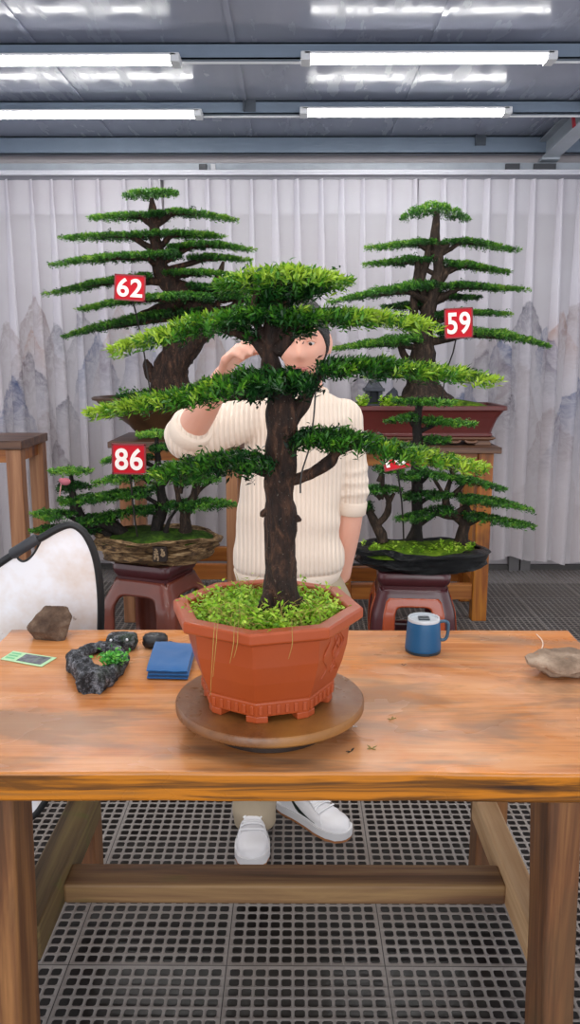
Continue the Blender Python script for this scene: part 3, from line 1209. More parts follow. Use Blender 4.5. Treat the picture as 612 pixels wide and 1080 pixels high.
# feet at the corners and raised flutes on the base band
o8 = octo(.124, 0)
for i in range(8):
    a = math.radians(-97) + 2 * PI * i / 8
    mb = MB()
    M = Matrix.Translation((PX, PY, DZ)) @ Matrix.Rotation(a, 4, 'Z')
    prof = [(.098, -.016), (.124, -.021), (.1295, 0), (.124, .021), (.098, .016)]
    mb.prism(prof, 0, .0135, M=M)
    mb.build('foot', M_['terra'], pot, bevel=.002)
mb = MB()
for i in range(8):
    p0, p1 = octo(.1325, zf + .015)[i], octo(.1325, zf + .015)[(i + 1) % 8]
    d = (p1 - p0)
    Lh = d.length
    d.normalize()
    nrm = Vector((d.y, -d.x, 0))
    for k in range(6):
        cpt = p0 + d * Lh * (k + .5) / 6
        ang = math.atan2(d.y, d.x)
        M = Matrix.Translation(cpt) @ Matrix.Rotation(ang, 4, 'Z')
        mb.box((-.0035, -.0028, -.0095), (.0035, .004, .0085), M=M)
mb.build('flutes', M_['terra'], pot, bevel=.0015)
# carved floral relief on the right-hand facets
mb = MB()
rg = random.Random(5)
for fi in (1, 2):
    for s in range(5):
        u = .25 + .5 * rg.random()
        zz = .055 + .01 * rg.random()
        path = []
        for k in range(9):
            f = zz + .085 * k / 8
            R = .1365 + (f - .034) * .36 if f < .07 else .149 + (f - .07) * .257
            R = min(R, .1612)
            a, b = octo(R, zf + f)[fi], octo(R, zf + f)[(fi + 1) % 8]
            q = a.lerp(b, max(.08, min(.92, u + .10 * math.sin(k * 1.1 + s * 2))))
            path.append((q.x, q.y, q.z, .0016))
        mb.tube(path, 6, sub=2, wob=.4, wscale=300)
mb.build('relief', M_['terra'], pot, smooth=True)

mb = MB()
top = octo(.1525, RZ - .028)
rings = []
for r in (0.001, .03, .06, .09, .12, .14, .1525):
    R = []
    for i in range(32):
        a = math.radians(-97) + 2 * PI * i / 32
        rr = r * math.cos(PI / 8) / math.cos(((2 * PI * i / 32) % (PI / 4)) - PI / 8)
        z = RZ - .03 + .026 * math.exp(-(r / .07) ** 2) + .010 * noise.noise(Vector((rr * math.cos(a) * 22, rr * math.sin(a) * 22, 3)))
        R.append(Vector((PX + rr * math.cos(a), PY + rr * math.sin(a), z)))
    rings.append(R)
mb.rings(rings, True, False)
mb.build('soil', M_['soil'], main, smooth=True, angle=180)

MY = TTY
trunks = [
    [(294, 652, 25), (296, 640, 22), (296, 622, 19), (296, 600, 17.5), (296, 560, 16.5), (295, 520, 16), (296, 490, 17), (297, 460, 16), (298, 436, 17), (295, 415, 13), (288, 392, 11), (284, 370, 8), (286, 345, 7.5), (291, 322, 8), (290, 302, 7), (292, 290, 5)],
    [(304, 448, 9), (316, 430, 8), (328, 410, 6), (336, 396, 5), (345, 390, 4, -.01)],
    [(306, 508, 6), (322, 502, 6), (336, 495, 6), (348, 486, 7), (358, 475, 5), (385, 470, 2.5), (420, 470, 2)],
    [(289, 500, 7), (279, 497, 6), (268, 494, 5), (240, 491, 3)],
    [(289, 385, 8), (276, 368, 6), (262, 356, 4), (235, 348, 3)],
    [(290, 372, 8), (305, 355, 7), (318, 342, 6), (345, 336, 4), (400, 335, 2)],
    [(286, 380, 6), (294, 360, 5), (299, 340, 5), (302, 320, 4), (312, 302, 3)],
    [(283, 368, 5), (272, 345, 4), (268, 325, 4), (272, 305, 3)],
    [(282, 540, 5), (278, 541, 4), (276, 545, 2)],
    [(306, 545, 5), (313, 547, 4), (318, 549, 1.5)],
    [(286, 650, 12, -.02), (282, 640, 10, -.03), (284, 622, 6, -.02)],
    [(312, 655, 9), (318, 645, 7), (316, 630, 4)],
    [(290, 405, 7), (276, 415, 6), (255, 418, 4), (225, 417, 3)],
]
PM = dict(mat=M_['leafmain'])
mpads = [
    dict(pts=[(222, 296, 306), (238, 284, 312), (262, 278, 318), (300, 273, 318), (335, 278, 308), (358, 284, 304), (376, 294, 301)], w=.095, kind='dome', tone=(.62, .66), up=.5),
    dict(pts=[(278, 320, 345), (258, 320, 358), (232, 322, 362), (200, 330, 362), (165, 343, 364), (135, 354, 370), (108, 366, 373)], w=.09, tone=(.22, .92), dy=-.02),
    dict(pts=[(296, 325, 352), (320, 322, 348), (350, 320, 345), (385, 322, 344), (420, 326, 346), (450, 333, 350), (470, 341, 350)], w=.085, tone=(.30, .88)),
    dict(pts=[(330, 392, 420), (310, 385, 424), (275, 382, 430), (238, 387, 432), (200, 402, 433), (165, 408, 434), (130, 416, 437), (88, 431, 437)], w=.12, tone=(.08, .78), dy=-.05, kind='branch'),
    dict(pts=[(337, 380, 402), (350, 373, 408), (375, 373, 408), (410, 374, 406), (450, 378, 404), (490, 386, 402), (532, 397, 402)], w=.09, tone=(.18, .85), dy=.0),
    dict(pts=[(283, 474, 508), (268, 468, 510), (240, 468, 506), (205, 473, 505), (175, 483, 507), (152, 494, 506)], w=.10, tone=(.10, .50), dy=-.02),
    dict(pts=[(312, 452, 472), (330, 444, 480), (360, 445, 482), (395, 452, 479), (430, 462, 484), (470, 473, 493), (516, 487, 494)], w=.105, tone=(.10, .82), dy=-.02),
    dict(pts=[(308, 300, 322), (285, 303, 336), (262, 312, 332), (246, 322, 332)], w=.07, tone=(.05, .3), dy=.05),
    dict(pts=[(280, 300, 315), (300, 296, 320), (330, 300, 312), (352, 300, 306)], w=.07, tone=(.12, .4), dy=.03),
    dict(pts=[(268, 345, 362), (255, 340, 366), (240, 340, 360)], w=.06, tone=(.05, .35), dy=.03),
    dict(pts=[(300, 340, 358), (318, 338, 362), (335, 340, 352)], w=.05, tone=(.02, .25), dy=.02),
    dict(pts=[(296, 318, 330), (283, 322, 348), (276, 330, 352)], w=.035, tone=(.3, .5), dy=-.06),
]
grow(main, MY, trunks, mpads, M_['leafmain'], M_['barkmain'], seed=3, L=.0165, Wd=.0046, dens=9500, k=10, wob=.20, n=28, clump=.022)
mb = MB()
mb.tube(pxpath(MY - .03, [(333, 412, 1.0), (331, 440, .9), (327, 470, .9), (318, 500, .9), (317, 520, .9)]), 6, sub=4)
mb.build('guy_wire', M_['rod'], main, smooth=True)


def weeds(parent, n, seed, place, hgt, mat, L, Wd, lean=.5, name='weeds', stem_tone=.9):
    rng = np.random.default_rng(seed)
    P, D, T = [], [], []
    for i in range(n):
        x, y, z = place(rng)
        a = rng.uniform(0, 2 * PI)
        h = hgt * rng.uniform(.35, 1.1)
        ln = rng.uniform(0, lean)
        tn = rng.uniform(.45, 1)
        ax = np.array([math.cos(a) * ln, math.sin(a) * ln, 1.0])
        ax /= np.linalg.norm(ax)
        m = 7
        for j in range(m):
            f = (j + 1) / m
            p = np.array([x, y, z]) + ax * h * f + np.array([math.cos(a), math.sin(a), 0]) * ln * h * f * f * .6
            aa = rng.uniform(0, 2 * PI)
            P.append(p)
            D.append([math.cos(aa), math.sin(aa), rng.uniform(-.1, .9)])
            T.append(tn + rng.uniform(-.15, .15))
    o = leaf_mesh(name, np.array(P), np.array(D), np.clip(np.array(T), 0, 1), L, Wd, mat, parent, rng)
    o['kind'] = 'stuff'
    return o


M_['weed'] = leaf_mat('bright_weed_leaf', ('#2f5f12', '#6ba01e', '#9cc830', '#c4dc58'), .5)


def in_pot(rng):
    while True:
        x, y = rng.uniform(-.145, .145, 2)
        r = math.hypot(x, y)
        trunk = math.hypot(x - .013, y)
        if r < .138 and trunk > .045:
            if rng.uniform() < .35 and y > .02 and x > -.03:
                continue
            return PX + x, PY + y, RZ - .03 + .02 * math.exp(-(r / .07) ** 2)


weeds(main, 560, 4, in_pot, .040, M_['weed'], .012, .006, .9)
weeds(main, 90, 44, in_pot, .055, M_['weed'], .015, .0045, 1.1)
# thin runners: stems among the weeds and threads hanging over the rim
mb = MB()
rg = random.Random(8)
for i in range(150):
    a = rg.uniform(0, 2 * PI)
    r = rg.uniform(.05, .14)
    x, y = PX + r * math.cos(a), PY + r * math.sin(a)
    z = RZ - .02
    b = rg.uniform(0, 2 * PI)
    h = rg.uniform(.02, .05)
    mb.tube([(x, y, z, .0007), (x + .012 * math.cos(b), y + .012 * math.sin(b), z + h * .7, .0006), (x + .03 * math.cos(b), y + .03 * math.sin(b), z + h * rg.uniform(.7, 1.0), .0004)], 4, sub=3)
for px_, dn in ((229, .055), (247, .03), (308, .022), (251, .02), (226, .09)):
    p = W(px_, 668, PY - .165)
    a = (p.x, p.y + .03, RZ + .012, .0005)
    mb.tube([a, (p.x, p.y + .003, RZ + .003, .0005), (p.x + .001, PY - .192, RZ - .012, .0005), (p.x - .003, PY - .192, RZ - .02 - dn * .5, .0004), (p.x - .006, PY - .190, RZ - .02 - dn, .0003)], 5, sub=3)
mb.build('runners', plain('dry_runner', '#a8954a', .7), main, smooth=True)

# ---- tall bonsai numbered 62
Y62 = 4.75
pc = W(186, 440, Y62)
b62 = thing('bonsai', 'tall leaning layered bonsai numbered 62 in a wide brown bowl', 'bonsai', (pc.x, Y62, W(186, 463, Y62).z))
m = mpp(Y62, 440)
zb_, zt_ = W(186, 463, Y62).z, W(186, 421, Y62).z
H = zt_ - zb_
Rr, Rb = 86 * m, 40 * m
M_['brownpot'] = plain('brown_glazed_clay', '#6a4a30', .4, var=.5, scale=9, bump=.15, spec=.5)
mb = MB()
mb.lathe([(.001, 0), (Rb, 0), (Rb * 1.03, H * .06), (Rb * 1.25, H * .3), (Rr * .80, H * .62), (Rr * .95, H * .86), (Rr * .96, H * .9), (Rr * 1.01, H * .92), (Rr * 1.02, H * .97), (Rr, H), (Rr * .93, H), (Rr * .91, H * .9), (.001, H * .84)],
         (pc.x, Y62, zb_), 64, 1, .72)
mb.build('pot', M_['brownpot'], b62, smooth=True)
mb = MB()
mb.lathe([(Rr * .915, -.03), (Rr * .8, -.008), (Rr * .5, .02), (.001, .04)], (pc.x, Y62, zt_), 40, 1, .72, fn=lambda p, a, r, z: p + Vector((0, 0, .02 * noise.noise(p * 9))), cap0=False)
mb.build('moss', M_['mossdark'], b62, smooth=True, angle=180)
tr62 = [
    [(176, 424, 24), (177, 410, 19), (181, 392, 18), (190, 374, 17), (203, 357, 16), (212, 343, 16), (208, 328, 16), (195, 316, 14), (182, 305, 11), (173, 294, 9), (168, 282, 8), (166, 268, 7), (163, 252, 6), (163, 238, 5), (161, 224, 4), (160, 212, 2)],
    [(172, 408, 9), (161, 400, 7), (156, 390, 5), (154, 382, 2)],
    [(160, 424, 8), (168, 414, 8), (175, 400, 8)],
    [(200, 424, 9), (194, 412, 9), (190, 398, 8)],
    [(205, 345, 14), (225, 338, 10), (242, 332, 7), (252, 320, 5), (248, 308, 2)],
    [(208, 325, 8), (222, 312, 5), (228, 300, 4), (233, 288, 3), (236, 279, 1.5)],
    [(195, 320, 12), (170, 330, 7), (140, 340, 5), (110, 348, 3)],
]
P62 = [
    dict(pts=[(127, 206, 214), (142, 201, 215), (160, 199, 213), (176, 200, 209), (191, 203, 208)], w=0.117, kind='dome', tone=(.45, .5)),
    dict(pts=[(168, 222, 238), (140, 224, 236), (115, 227, 235), (90, 230, 234)], w=0.117, at=(163, 242, 4)),
    dict(pts=[(160, 224, 238), (185, 219, 233), (215, 223, 232), (235, 228, 235), (254, 233, 237)], w=0.117, at=(163, 242, 4)),
    dict(pts=[(165, 243, 260), (135, 245, 257), (100, 247, 255), (75, 251, 255), (58, 252, 254)], w=0.133, at=(165, 268, 4)),
    dict(pts=[(162, 243, 260), (190, 242, 256), (220, 246, 254), (240, 250, 255)], w=0.133, at=(165, 268, 4)),
    dict(pts=[(190, 264, 280), (160, 264, 282), (125, 266, 281), (90, 271, 282), (65, 277, 284), (50, 281, 283)], w=0.148, at=(168, 285, 4), dy=-.08),
    dict(pts=[(178, 258, 272), (205, 254, 268), (232, 255, 265), (255, 260, 268), (272, 264, 268)], w=0.133, at=(168, 282, 4)),
    dict(pts=[(200, 270, 282), (222, 267, 281), (245, 270, 280), (268, 275, 280)], w=0.117, at=(170, 290, 4), dy=.1),
    dict(pts=[(160, 288, 304), (130, 291, 305), (100, 296, 307), (70, 304, 311), (43, 312, 315)], w=0.148, at=(175, 300, 5)),
    dict(pts=[(175, 285, 300), (200, 284, 297), (225, 285, 295), (250, 290, 298)], w=0.133, at=(176, 296, 5)),
    dict(pts=[(225, 310, 326), (190, 308, 326), (155, 311, 324), (120, 316, 328), (95, 323, 330), (76, 328, 331)], w=0.172, at=(190, 325, 6), dy=-.15),
    dict(pts=[(200, 298, 314), (225, 300, 316), (255, 304, 316), (280, 308, 314)], w=0.133, at=(205, 325, 5), tone=(.15, .45)),
    dict(pts=[(215, 322, 345), (175, 326, 346), (140, 333, 352), (105, 341, 356), (80, 350, 358), (64, 356, 360)], w=0.172, at=(200, 335, 6), tone=(.02, .55)),
    dict(pts=[(215, 312, 330), (240, 308, 326), (262, 312, 325), (285, 318, 324)], w=0.133, at=(225, 330, 5), tone=(.15, .45)),
    dict(pts=[(235, 300, 312), (250, 296, 308), (268, 298, 306)], w=0.101, tone=(.3, .5), dy=.05),
    dict(pts=[(185, 292, 312), (205, 300, 322), (225, 308, 330)], w=0.109, tone=(.0, .12), dy=.10),
]
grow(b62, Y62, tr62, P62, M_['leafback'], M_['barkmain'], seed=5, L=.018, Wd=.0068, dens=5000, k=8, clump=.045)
# a tiny weed on the bowl edge
weeds(b62, 40, 9, lambda rng: (pc.x + rng.uniform(-.30, -.12), Y62 + rng.uniform(-.2, 0), zt_ - .005), .05, M_['leafdark'], .03, .012)

# ---- tall bonsai numbered 59
Y59 = 4.78
m = mpp(Y59, 440)
xl, xr = W(352, 430, Y59).x, W(527, 430, Y59).x
zt_, zb_ = W(440, 428, Y59 - .18).z, W(440, 461, Y59 - .16).z
cx = (xl + xr) / 2
b59 = thing('bonsai', 'tall straight layered bonsai numbered 59 in a long maroon rectangular pot', 'bonsai', (cx, Y59, zb_))
M_['maroon'] = plain('maroon_glazed_clay', '#6a2a26', .35, var=.25, scale=8, spec=.5)
def rrect(hx, hy, z, r=.02, n=4, cx=0, cy=0):
    out = []
    for sx, sy, a0 in ((1, 1, 0), (-1, 1, 90), (-1, -1, 180), (1, -1, 270)):
        for k in range(n + 1):
            a = math.radians(a0 + 90 * k / n)
            out.append(Vector((cx + sx * (hx - r) + r * math.cos(a), cy + sy * (hy - r) + r * math.sin(a), z)))
    return out
hx, hy, Hh = (xr - xl) / 2, .21, zt_ - zb_
mb = MB()
mb.rings([rrect(hx * f, hy * f2, zb_ + Hh * u, .03, 4, cx, Y59) for f, f2, u in
          ((.84, .78, 0), (.86, .80, .03), (.86, .80, .10), (.845, .79, .12), (.86, .82, .3), (.90, .88, .6), (.955, .93, .8), (.965, .95, .84), (1.0, 1.0, .86), (1.0, 1.0, .98), (.99, .99, 1.0), (.94, .92, 1.0), (.93, .91, .9), (.5, .4, .88))])
mb.build('pot', M_['maroon'], b59, bevel=.004)
mb = MB()
rings = []
for f, dz in ((.925, -.02), (.8, .0), (.5, .03), (.2, .05), (.02, .06)):
    rings.append([q + Vector((0, 0, dz + .02 * noise.noise(q * 7))) for q in rrect(hx * f, hy * f * .97, zt_ - .004, .02, 8, cx, Y59)])
mb.rings(rings, False, True)
mb.build('moss', M_['moss'], b59, smooth=True, angle=180)
tr59 = [
    [(447, 424, 34), (446, 414, 21), (446, 400, 16), (446, 380, 14), (447, 360, 11), (449, 342, 10), (453, 322, 8), (458, 304, 7), (462, 287, 6), (462, 270, 5.5), (459, 252, 5), (460, 238, 4), (461, 222, 2.5)],
    [(428, 424, 9, -.05), (436, 414, 9, -.02), (442, 400, 8)],
    [(470, 425, 9, -.05), (460, 416, 10, -.03), (450, 402, 8)],
    [(448, 350, 6), (438, 335, 5), (437, 310, 4), (440, 290, 4), (441, 274, 3)],
    [(452, 325, 5), (444, 300, 4), (450, 275, 4), (453, 255, 3)],
    [(460, 268, 4), (468, 262, 4), (473, 257, 3)],
    [(463, 300, 4), (472, 285, 4), (478, 276, 3)],
    [(446, 378, 6), (434, 382, 5), (426, 374, 4), (422, 362, 3)],
]
P59 = [
    dict(pts=[(421, 227, 236), (432, 216, 236), (450, 210, 235), (468, 210, 234), (485, 218, 236), (498, 230, 236)], w=0.125, kind='dome', tone=(.45, .45)),
    dict(pts=[(460, 249, 261), (435, 249, 262), (405, 255, 263), (380, 260, 263)], w=0.117, at=(458, 268, 3)),
    dict(pts=[(466, 250, 262), (490, 247, 261), (515, 253, 262), (540, 259, 264), (551, 261, 264)], w=0.117, at=(462, 270, 3)),
    dict(pts=[(458, 267, 282), (430, 267, 283), (405, 272, 281), (380, 276, 280)], w=0.125, at=(459, 290, 3), tone=(.15, .6)),
    dict(pts=[(468, 270, 288), (490, 272, 287), (518, 278, 288), (544, 285, 289)], w=0.125, at=(461, 292, 3)),
    dict(pts=[(458, 292, 312), (425, 295, 316), (390, 302, 318), (365, 310, 319), (344, 317, 320)], w=0.156, at=(456, 318, 4), dy=-.1, tone=(.2, .6)),
    dict(pts=[(462, 296, 312), (490, 294, 308), (520, 298, 307), (545, 301, 306), (561, 303, 306)], w=0.140, at=(456, 318, 4)),
    dict(pts=[(462, 305, 318), (485, 308, 318), (510, 310, 316)], w=0.125, at=(454, 322, 3), tone=(.0, .3), dy=.1),
    dict(pts=[(455, 315, 330), (430, 315, 330), (400, 320, 330)], w=0.125, at=(452, 332, 3), tone=(.0, .3), dy=.1),
    dict(pts=[(458, 326, 340), (485, 323, 336), (515, 325, 334), (542, 329, 333)], w=0.133, at=(450, 345, 4), tone=(.2, .55)),
    dict(pts=[(460, 340, 362), (495, 342, 360), (530, 346, 362), (560, 354, 366), (585, 364, 368)], w=0.156, at=(448, 362, 5), dy=-.1, tone=(.3, .6)),
    dict(pts=[(444, 350, 368), (415, 352, 370), (380, 358, 370), (345, 366, 370)], w=0.156, at=(447, 368, 4), dy=-.05, tone=(.3, .6)),
    dict(pts=[(435, 385, 402), (410, 388, 402), (380, 394, 402)], w=0.140, at=(445, 396, 4), dy=-.05, tone=(.2, .5)),
]
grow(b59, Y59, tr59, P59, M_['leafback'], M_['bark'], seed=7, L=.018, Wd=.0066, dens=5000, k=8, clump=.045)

# stone pavilion ornament in the maroon pot
p = W(394, 428, Y59 - .12)
orn = thing('pavilion_ornament', 'small dark grey stone pavilion ornament on the maroon pot soil', 'ornament', p)
M_['greystone'] = plain('dark_grey_stone', '#4a4e5a', .7, var=.5, scale=40, bump=.4)
def ob(name, *boxes, roof=None):
    mb = MB()
    for a, b in boxes:
        mb.box(tuple(Vector(a) + p), tuple(Vector(b) + p))
    if roof:
        mb.prism(*roof)
    return mb.build(name, M_['greystone'], orn, bevel=.002)
s = mpp(Y59)
ob('plinth', ((-.055, -.04, -.02), (.055, .04, .012)))
for sx in (-1, 1):
    ob('column', ((sx * .036 - .011, -.03, .01), (sx * .036 + .011, .03, .085)))
ob('back_panel', ((-.04, .02, .01), (.04, .032, .085)))
mb = MB()
mb.prism([(-.06, -.045), (.06, -.045), (.06, .045), (-.06, .045)], p.z + .083, p.z + .10, M=Matrix.Translation((p.x, p.y, 0)))
mb.prism([(-.05, -.036), (.05, -.036), (.05, .036), (-.05, .036)], p.z + .10, p.z + .145, M=Matrix.Translation((p.x, p.y, 0)), taper=.45)
mb.build('roof', M_['greystone'], orn, bevel=.003)
# little stone beside it and leafy tufts
p2 = W(412, 426, Y59 - .1)
mb = MB()
rough_rock(mb, (p2.x, p2.y, p2.z - .03), (.05, .03, .075), 4)
tag(mb.build('stone', M_['greystone'], smooth=True, angle=30), 'small peaked grey stone beside the pavilion ornament', 'stone')
weeds(b59, 60, 12, lambda rng: (p.x + rng.choice([-.075, .06, .09]) + rng.normal() * .014, Y59 - .19 + rng.normal() * .008, zt_ - .005), .06, M_['weed'], .02, .012)
# ------------------------------------------------------------------ stands and stools
M_['stand'] = wood('amber_varnished_timber', ('#45210a', '#98541b', '#c78229'), 'z', .7, (.3, .5), .2, ('#2c180d', (3, 3, 1.2), .58, .72))
M_['standtop'] = wood('dark_timber_top', ('#2f2019', '#56392a', '#7d583f'), 'x', .7, (.3, .5), .2)
M_['standrail'] = wood('amber_timber_rail', ('#4a2710', '#94541f', '#b97734'), 'x', .7, (.3, .5), .2)
M_['standpale'] = wood('red_brown_timber', ('#5f3922', '#91603f', '#b2805a'), 'z', .7, (.35, .55), .2)


def stand(label, xa, xb, ytop, Yf, depth, lw, mleg, top_t=.035, stretch=(.16,), over=.03, topmat=None):
    p0, p1 = W(xa, ytop, Yf), W(xb, ytop, Yf)
    z = p0.z
    r = thing('plant_stand', label, 'stand', ((p0.x + p1.x) / 2, Yf + depth / 2, 0), 'wooden plant stands along the curtain')
    x0, x1 = p0.x, p1.x
    mb = MB()
    mb.box((x0, Yf - .0, z - top_t), (x1, Yf + depth, z))
    mb.build('top', topmat or M_['standtop'], r, bevel=.005)
    for lx in (x0 + over, x1 - over - lw):
        for ly in (Yf + over, Yf + depth - over - lw):
            mb = MB()
            mb.box((lx, ly, 0), (lx + lw, ly + lw, z - top_t))
            mb.build('leg', mleg, r, bevel=.006)
    mb = MB()
    for ly in (Yf + over + lw * .2, Yf + depth - over - lw * .8):
        mb = MB()
        mb.box((x0 + over + lw, ly, z - top_t - .075), (x1 - over - lw, ly + lw * .5, z - top_t))
        mb.build('apron', M_['standrail'], r, bevel=.003)
        for s in stretch:
            mb = MB()
            mb.box((x0 + over + lw, ly, s - .045), (x1 - over - lw, ly + lw * .6, s + .045))
            mb.build('stretcher', M_['standrail'], r, bevel=.004)
    for lx in (x0 + over + lw * .2, x1 - over - lw * .8):
        mb = MB()
        mb.box((lx, Yf + over + lw, z - top_t - .075), (lx + lw * .5, Yf + depth - over - lw, z - top_t))
        mb.build('apron', M_['stand'], r, bevel=.003)
        mb = MB()
        mb.box((lx, Yf + over + lw, stretch[0] - .045), (lx + lw * .55, Yf + depth - over - lw, stretch[0] + .045))
        mb.build('stretcher', M_['stand'], r, bevel=.004)
    return r, z


s59, zs59 = stand('amber wooden stand under the maroon rectangular pot', 350, 530, 472, 4.50, .54, .085, M_['stand'], stretch=(.17,), over=.035)
s62, zs62 = stand('brown wooden stand under the wide brown bowl, mostly behind the smaller trees', 113, 258, 466, 4.45, .58, .065, M_['standpale'], stretch=(.30,), over=.045)
sed, zsed = stand('brown wooden stand cut by the edge of the photo behind the white reflector', -95, 22, 465, 4.5, .5, .085, M_['standpale'], over=.01, top_t=.05)

# carved dark base under the maroon pot: sits on the stand
zb59 = b59.location.z
mb = MB()
cx = b59.location.x
base = thing('pot_base', 'low dark carved wooden base between the maroon pot and its stand', 'pot base', (cx, Y59, zs59))
mb.rings([rrect(hx * f, hy * f2, zs59 + (zb59 - zs59) * u, .02, 4, cx, Y59) for f, f2, u in ((.80, .70, .55), (.86, .80, .6), (.87, .82, .7), (.89, .84, .8), (.89, .84, .98), (.80, .7, 1.0))])
mb.build('platform', M_['standtop'], base, bevel=.002)
for sx in (-1, 1):
    for sy in (-1, 1):
        mb = MB()
        M = Matrix.Translation((cx + sx * hx * .74, Y59 + sy * hy * .68, zs59))
        mb.prism([(-.05, -.028), (.05, -.028), (.05, .028), (-.05, .028)], 0, (zb59 - zs59) * .62, M=M, taper=.75)
        mb.build('foot', M_['standtop'], base, bevel=.004)
mb = MB()
for i in range(7):
    xx = cx - hx * .6 + hx * 1.2 * i / 6
    mb.tube([(xx - .035, Y59 - hy * .82, zs59 + (zb59 - zs59) * .62, .006), (xx - .02, Y59 - hy * .83, zs59 + (zb59 - zs59) * .42, .008), (xx + .02, Y59 - hy * .83, zs59 + (zb59 - zs59) * .42, .008), (xx + .035, Y59 - hy * .82, zs59 + (zb59 - zs59) * .62, .006)], 6, sub=3)
mb.build('carving', M_['standtop'], base, smooth=True)

# second base for the bowl on its stand
zb62 = b62.location.z
t_ = MB()
t_.lathe([(.001, 0), (.30, 0), (.31, .01), (.31, max(.015, zb62 - zs62 - .012)), (.27, zb62 - zs62), (.001, zb62 - zs62)], (b62.location.x, Y62, zs62), 40, 1, .72)
if zb62 - zs62 > .01:
    tag(t_.build('pot_base', M_['standtop'], smooth=True), 'thin dark oval base under the wide brown bowl', 'pot base')
else:
    b62.location.z += zs62 - zb62 + .002

M_['stoolred'] = plain('red_glazed_ceramic', '#84402f', .3, var=.35, scale=6, spec=.5, coat=.3)
M_['stoolorange'] = plain('orange_glazed_panel', '#b94a18', .25, var=.3, scale=7, spec=.5, coat=.4)
M_['stooldark'] = plain('maroon_glazed_ceramic', '#552026', .3, var=.3, scale=6, spec=.5, coat=.3)


def stool(label, cxp, Y, ztop, a, rot, mbody, mpanel, mtop, hole=(.56, .30, .52), neck=.2):
    c = W(cxp, 620, Y)
    r = thing('garden_stool', label, 'stool', (c.x, Y, 0), 'ceramic stools carrying rock trays')
    Hb = ztop - .075
    def hw(t):
        return a * (.98 + .10 * math.sin(PI * min(1, t * 1.05)) - neck * max(0, t - .72) / .28 + .06 * (1 - t) ** 3)
    R = Matrix.Translation((c.x, Y, 0)) @ Matrix.Rotation(rot, 4, 'Z')
    def P(face, u, tt, out=0.0):
        h = hw(tt) + out
        cr = 1 - .10 * max(0, abs(u) - .72) / .28
        v = Vector((u * h * .985, -h * (cr if abs(u) > .72 else 1), tt * Hb))
        if abs(u) > .999:
            v = Vector((u * h * .93, -h * .93, tt * Hb))
        elif abs(u) > .72:
            q = (abs(u) - .72) / .28
            ang = q * PI / 4
            k = .28 * h
            v = Vector((math.copysign(.72 * h + k * .75 * math.sin(ang) / math.sin(PI / 4), u), -(h - k * .25 * (1 - math.cos(ang)) / (1 - math.cos(PI / 4))), tt * Hb))
        return R @ (Matrix.Rotation(face * PI / 2, 4, 'Z') @ v)
    def panel(mb, face, umax, t0, t1, out, hw_, hh, ht):
        n = 64
        rings = []
        for k in range(7):
            f = k / 6
            ring = []
            for i in range(n):
                an = 2 * PI * (i + .5) / n
                cs, sn = math.cos(an), math.sin(an)
                e = .28
                hu = math.copysign(abs(cs) ** e, cs) * hw_
                hv = ht + math.copysign(abs(sn) ** e, sn) * hh
                mx_ = max(abs(cs), abs(sn))
                ou = cs / mx_ * umax
                ov = (t0 + t1) / 2 + sn / mx_ * (t1 - t0) / 2
                ring.append(P(face, hu + (ou - hu) * f, hv + (ov - hv) * f, out))
            rings.append(ring)
        mb.rings(rings, False, False)
    mb = MB()
    for face in range(4):
        panel(mb, face, 1.0, 0, 1, 0, hole[0], hole[1], hole[2])
    b = mb.build('body', mbody, r, smooth=True, angle=50, solid=.022)
    if mpanel:
        for face in range(4):
            mb = MB()
            panel(mb, face, .72, .0, .90, .005, hole[0], hole[1], hole[2])
            mb.build('panel', mpanel, r, smooth=True, angle=50, solid=.004)
    mb = MB()
    def sq(h, z, rr):
        return [R @ q for q in rrect(h, h, z, rr, 5)]
    h1 = hw(1.0)
    mb.rings([sq(.02, Hb - .01, .005), sq(h1 * .95, Hb - .01, .03), sq(h1 * .95, Hb + .012, .03), sq(h1 * 1.0, Hb + .02, .035), sq(h1 * 1.05, Hb + .035, .04), sq(h1 * 1.06, Hb + .060, .04), sq(h1 * 1.02, ztop, .04), sq(.02, ztop, .005)])
    mb.build('seat', mtop, r, smooth=True, angle=40)
    return r


YG = 3.95
ztray = W(165, 598, YG - .16).z
stool('red ceramic stool under the root-textured tray numbered 86', 165, YG, ztray, .195, math.radians(-22), M_['stoolred'], None, M_['stooldark'], (.60, .36, .48))
ztrayR = W(440, 606, YG - .17).z
stool('red ceramic stool with bright orange panels under the black rock tray', 434, YG, ztrayR, .190, math.radians(-4), M_['stooldark'], M_['stoolorange'], M_['stooldark'], (.44, .24, .56), .10)


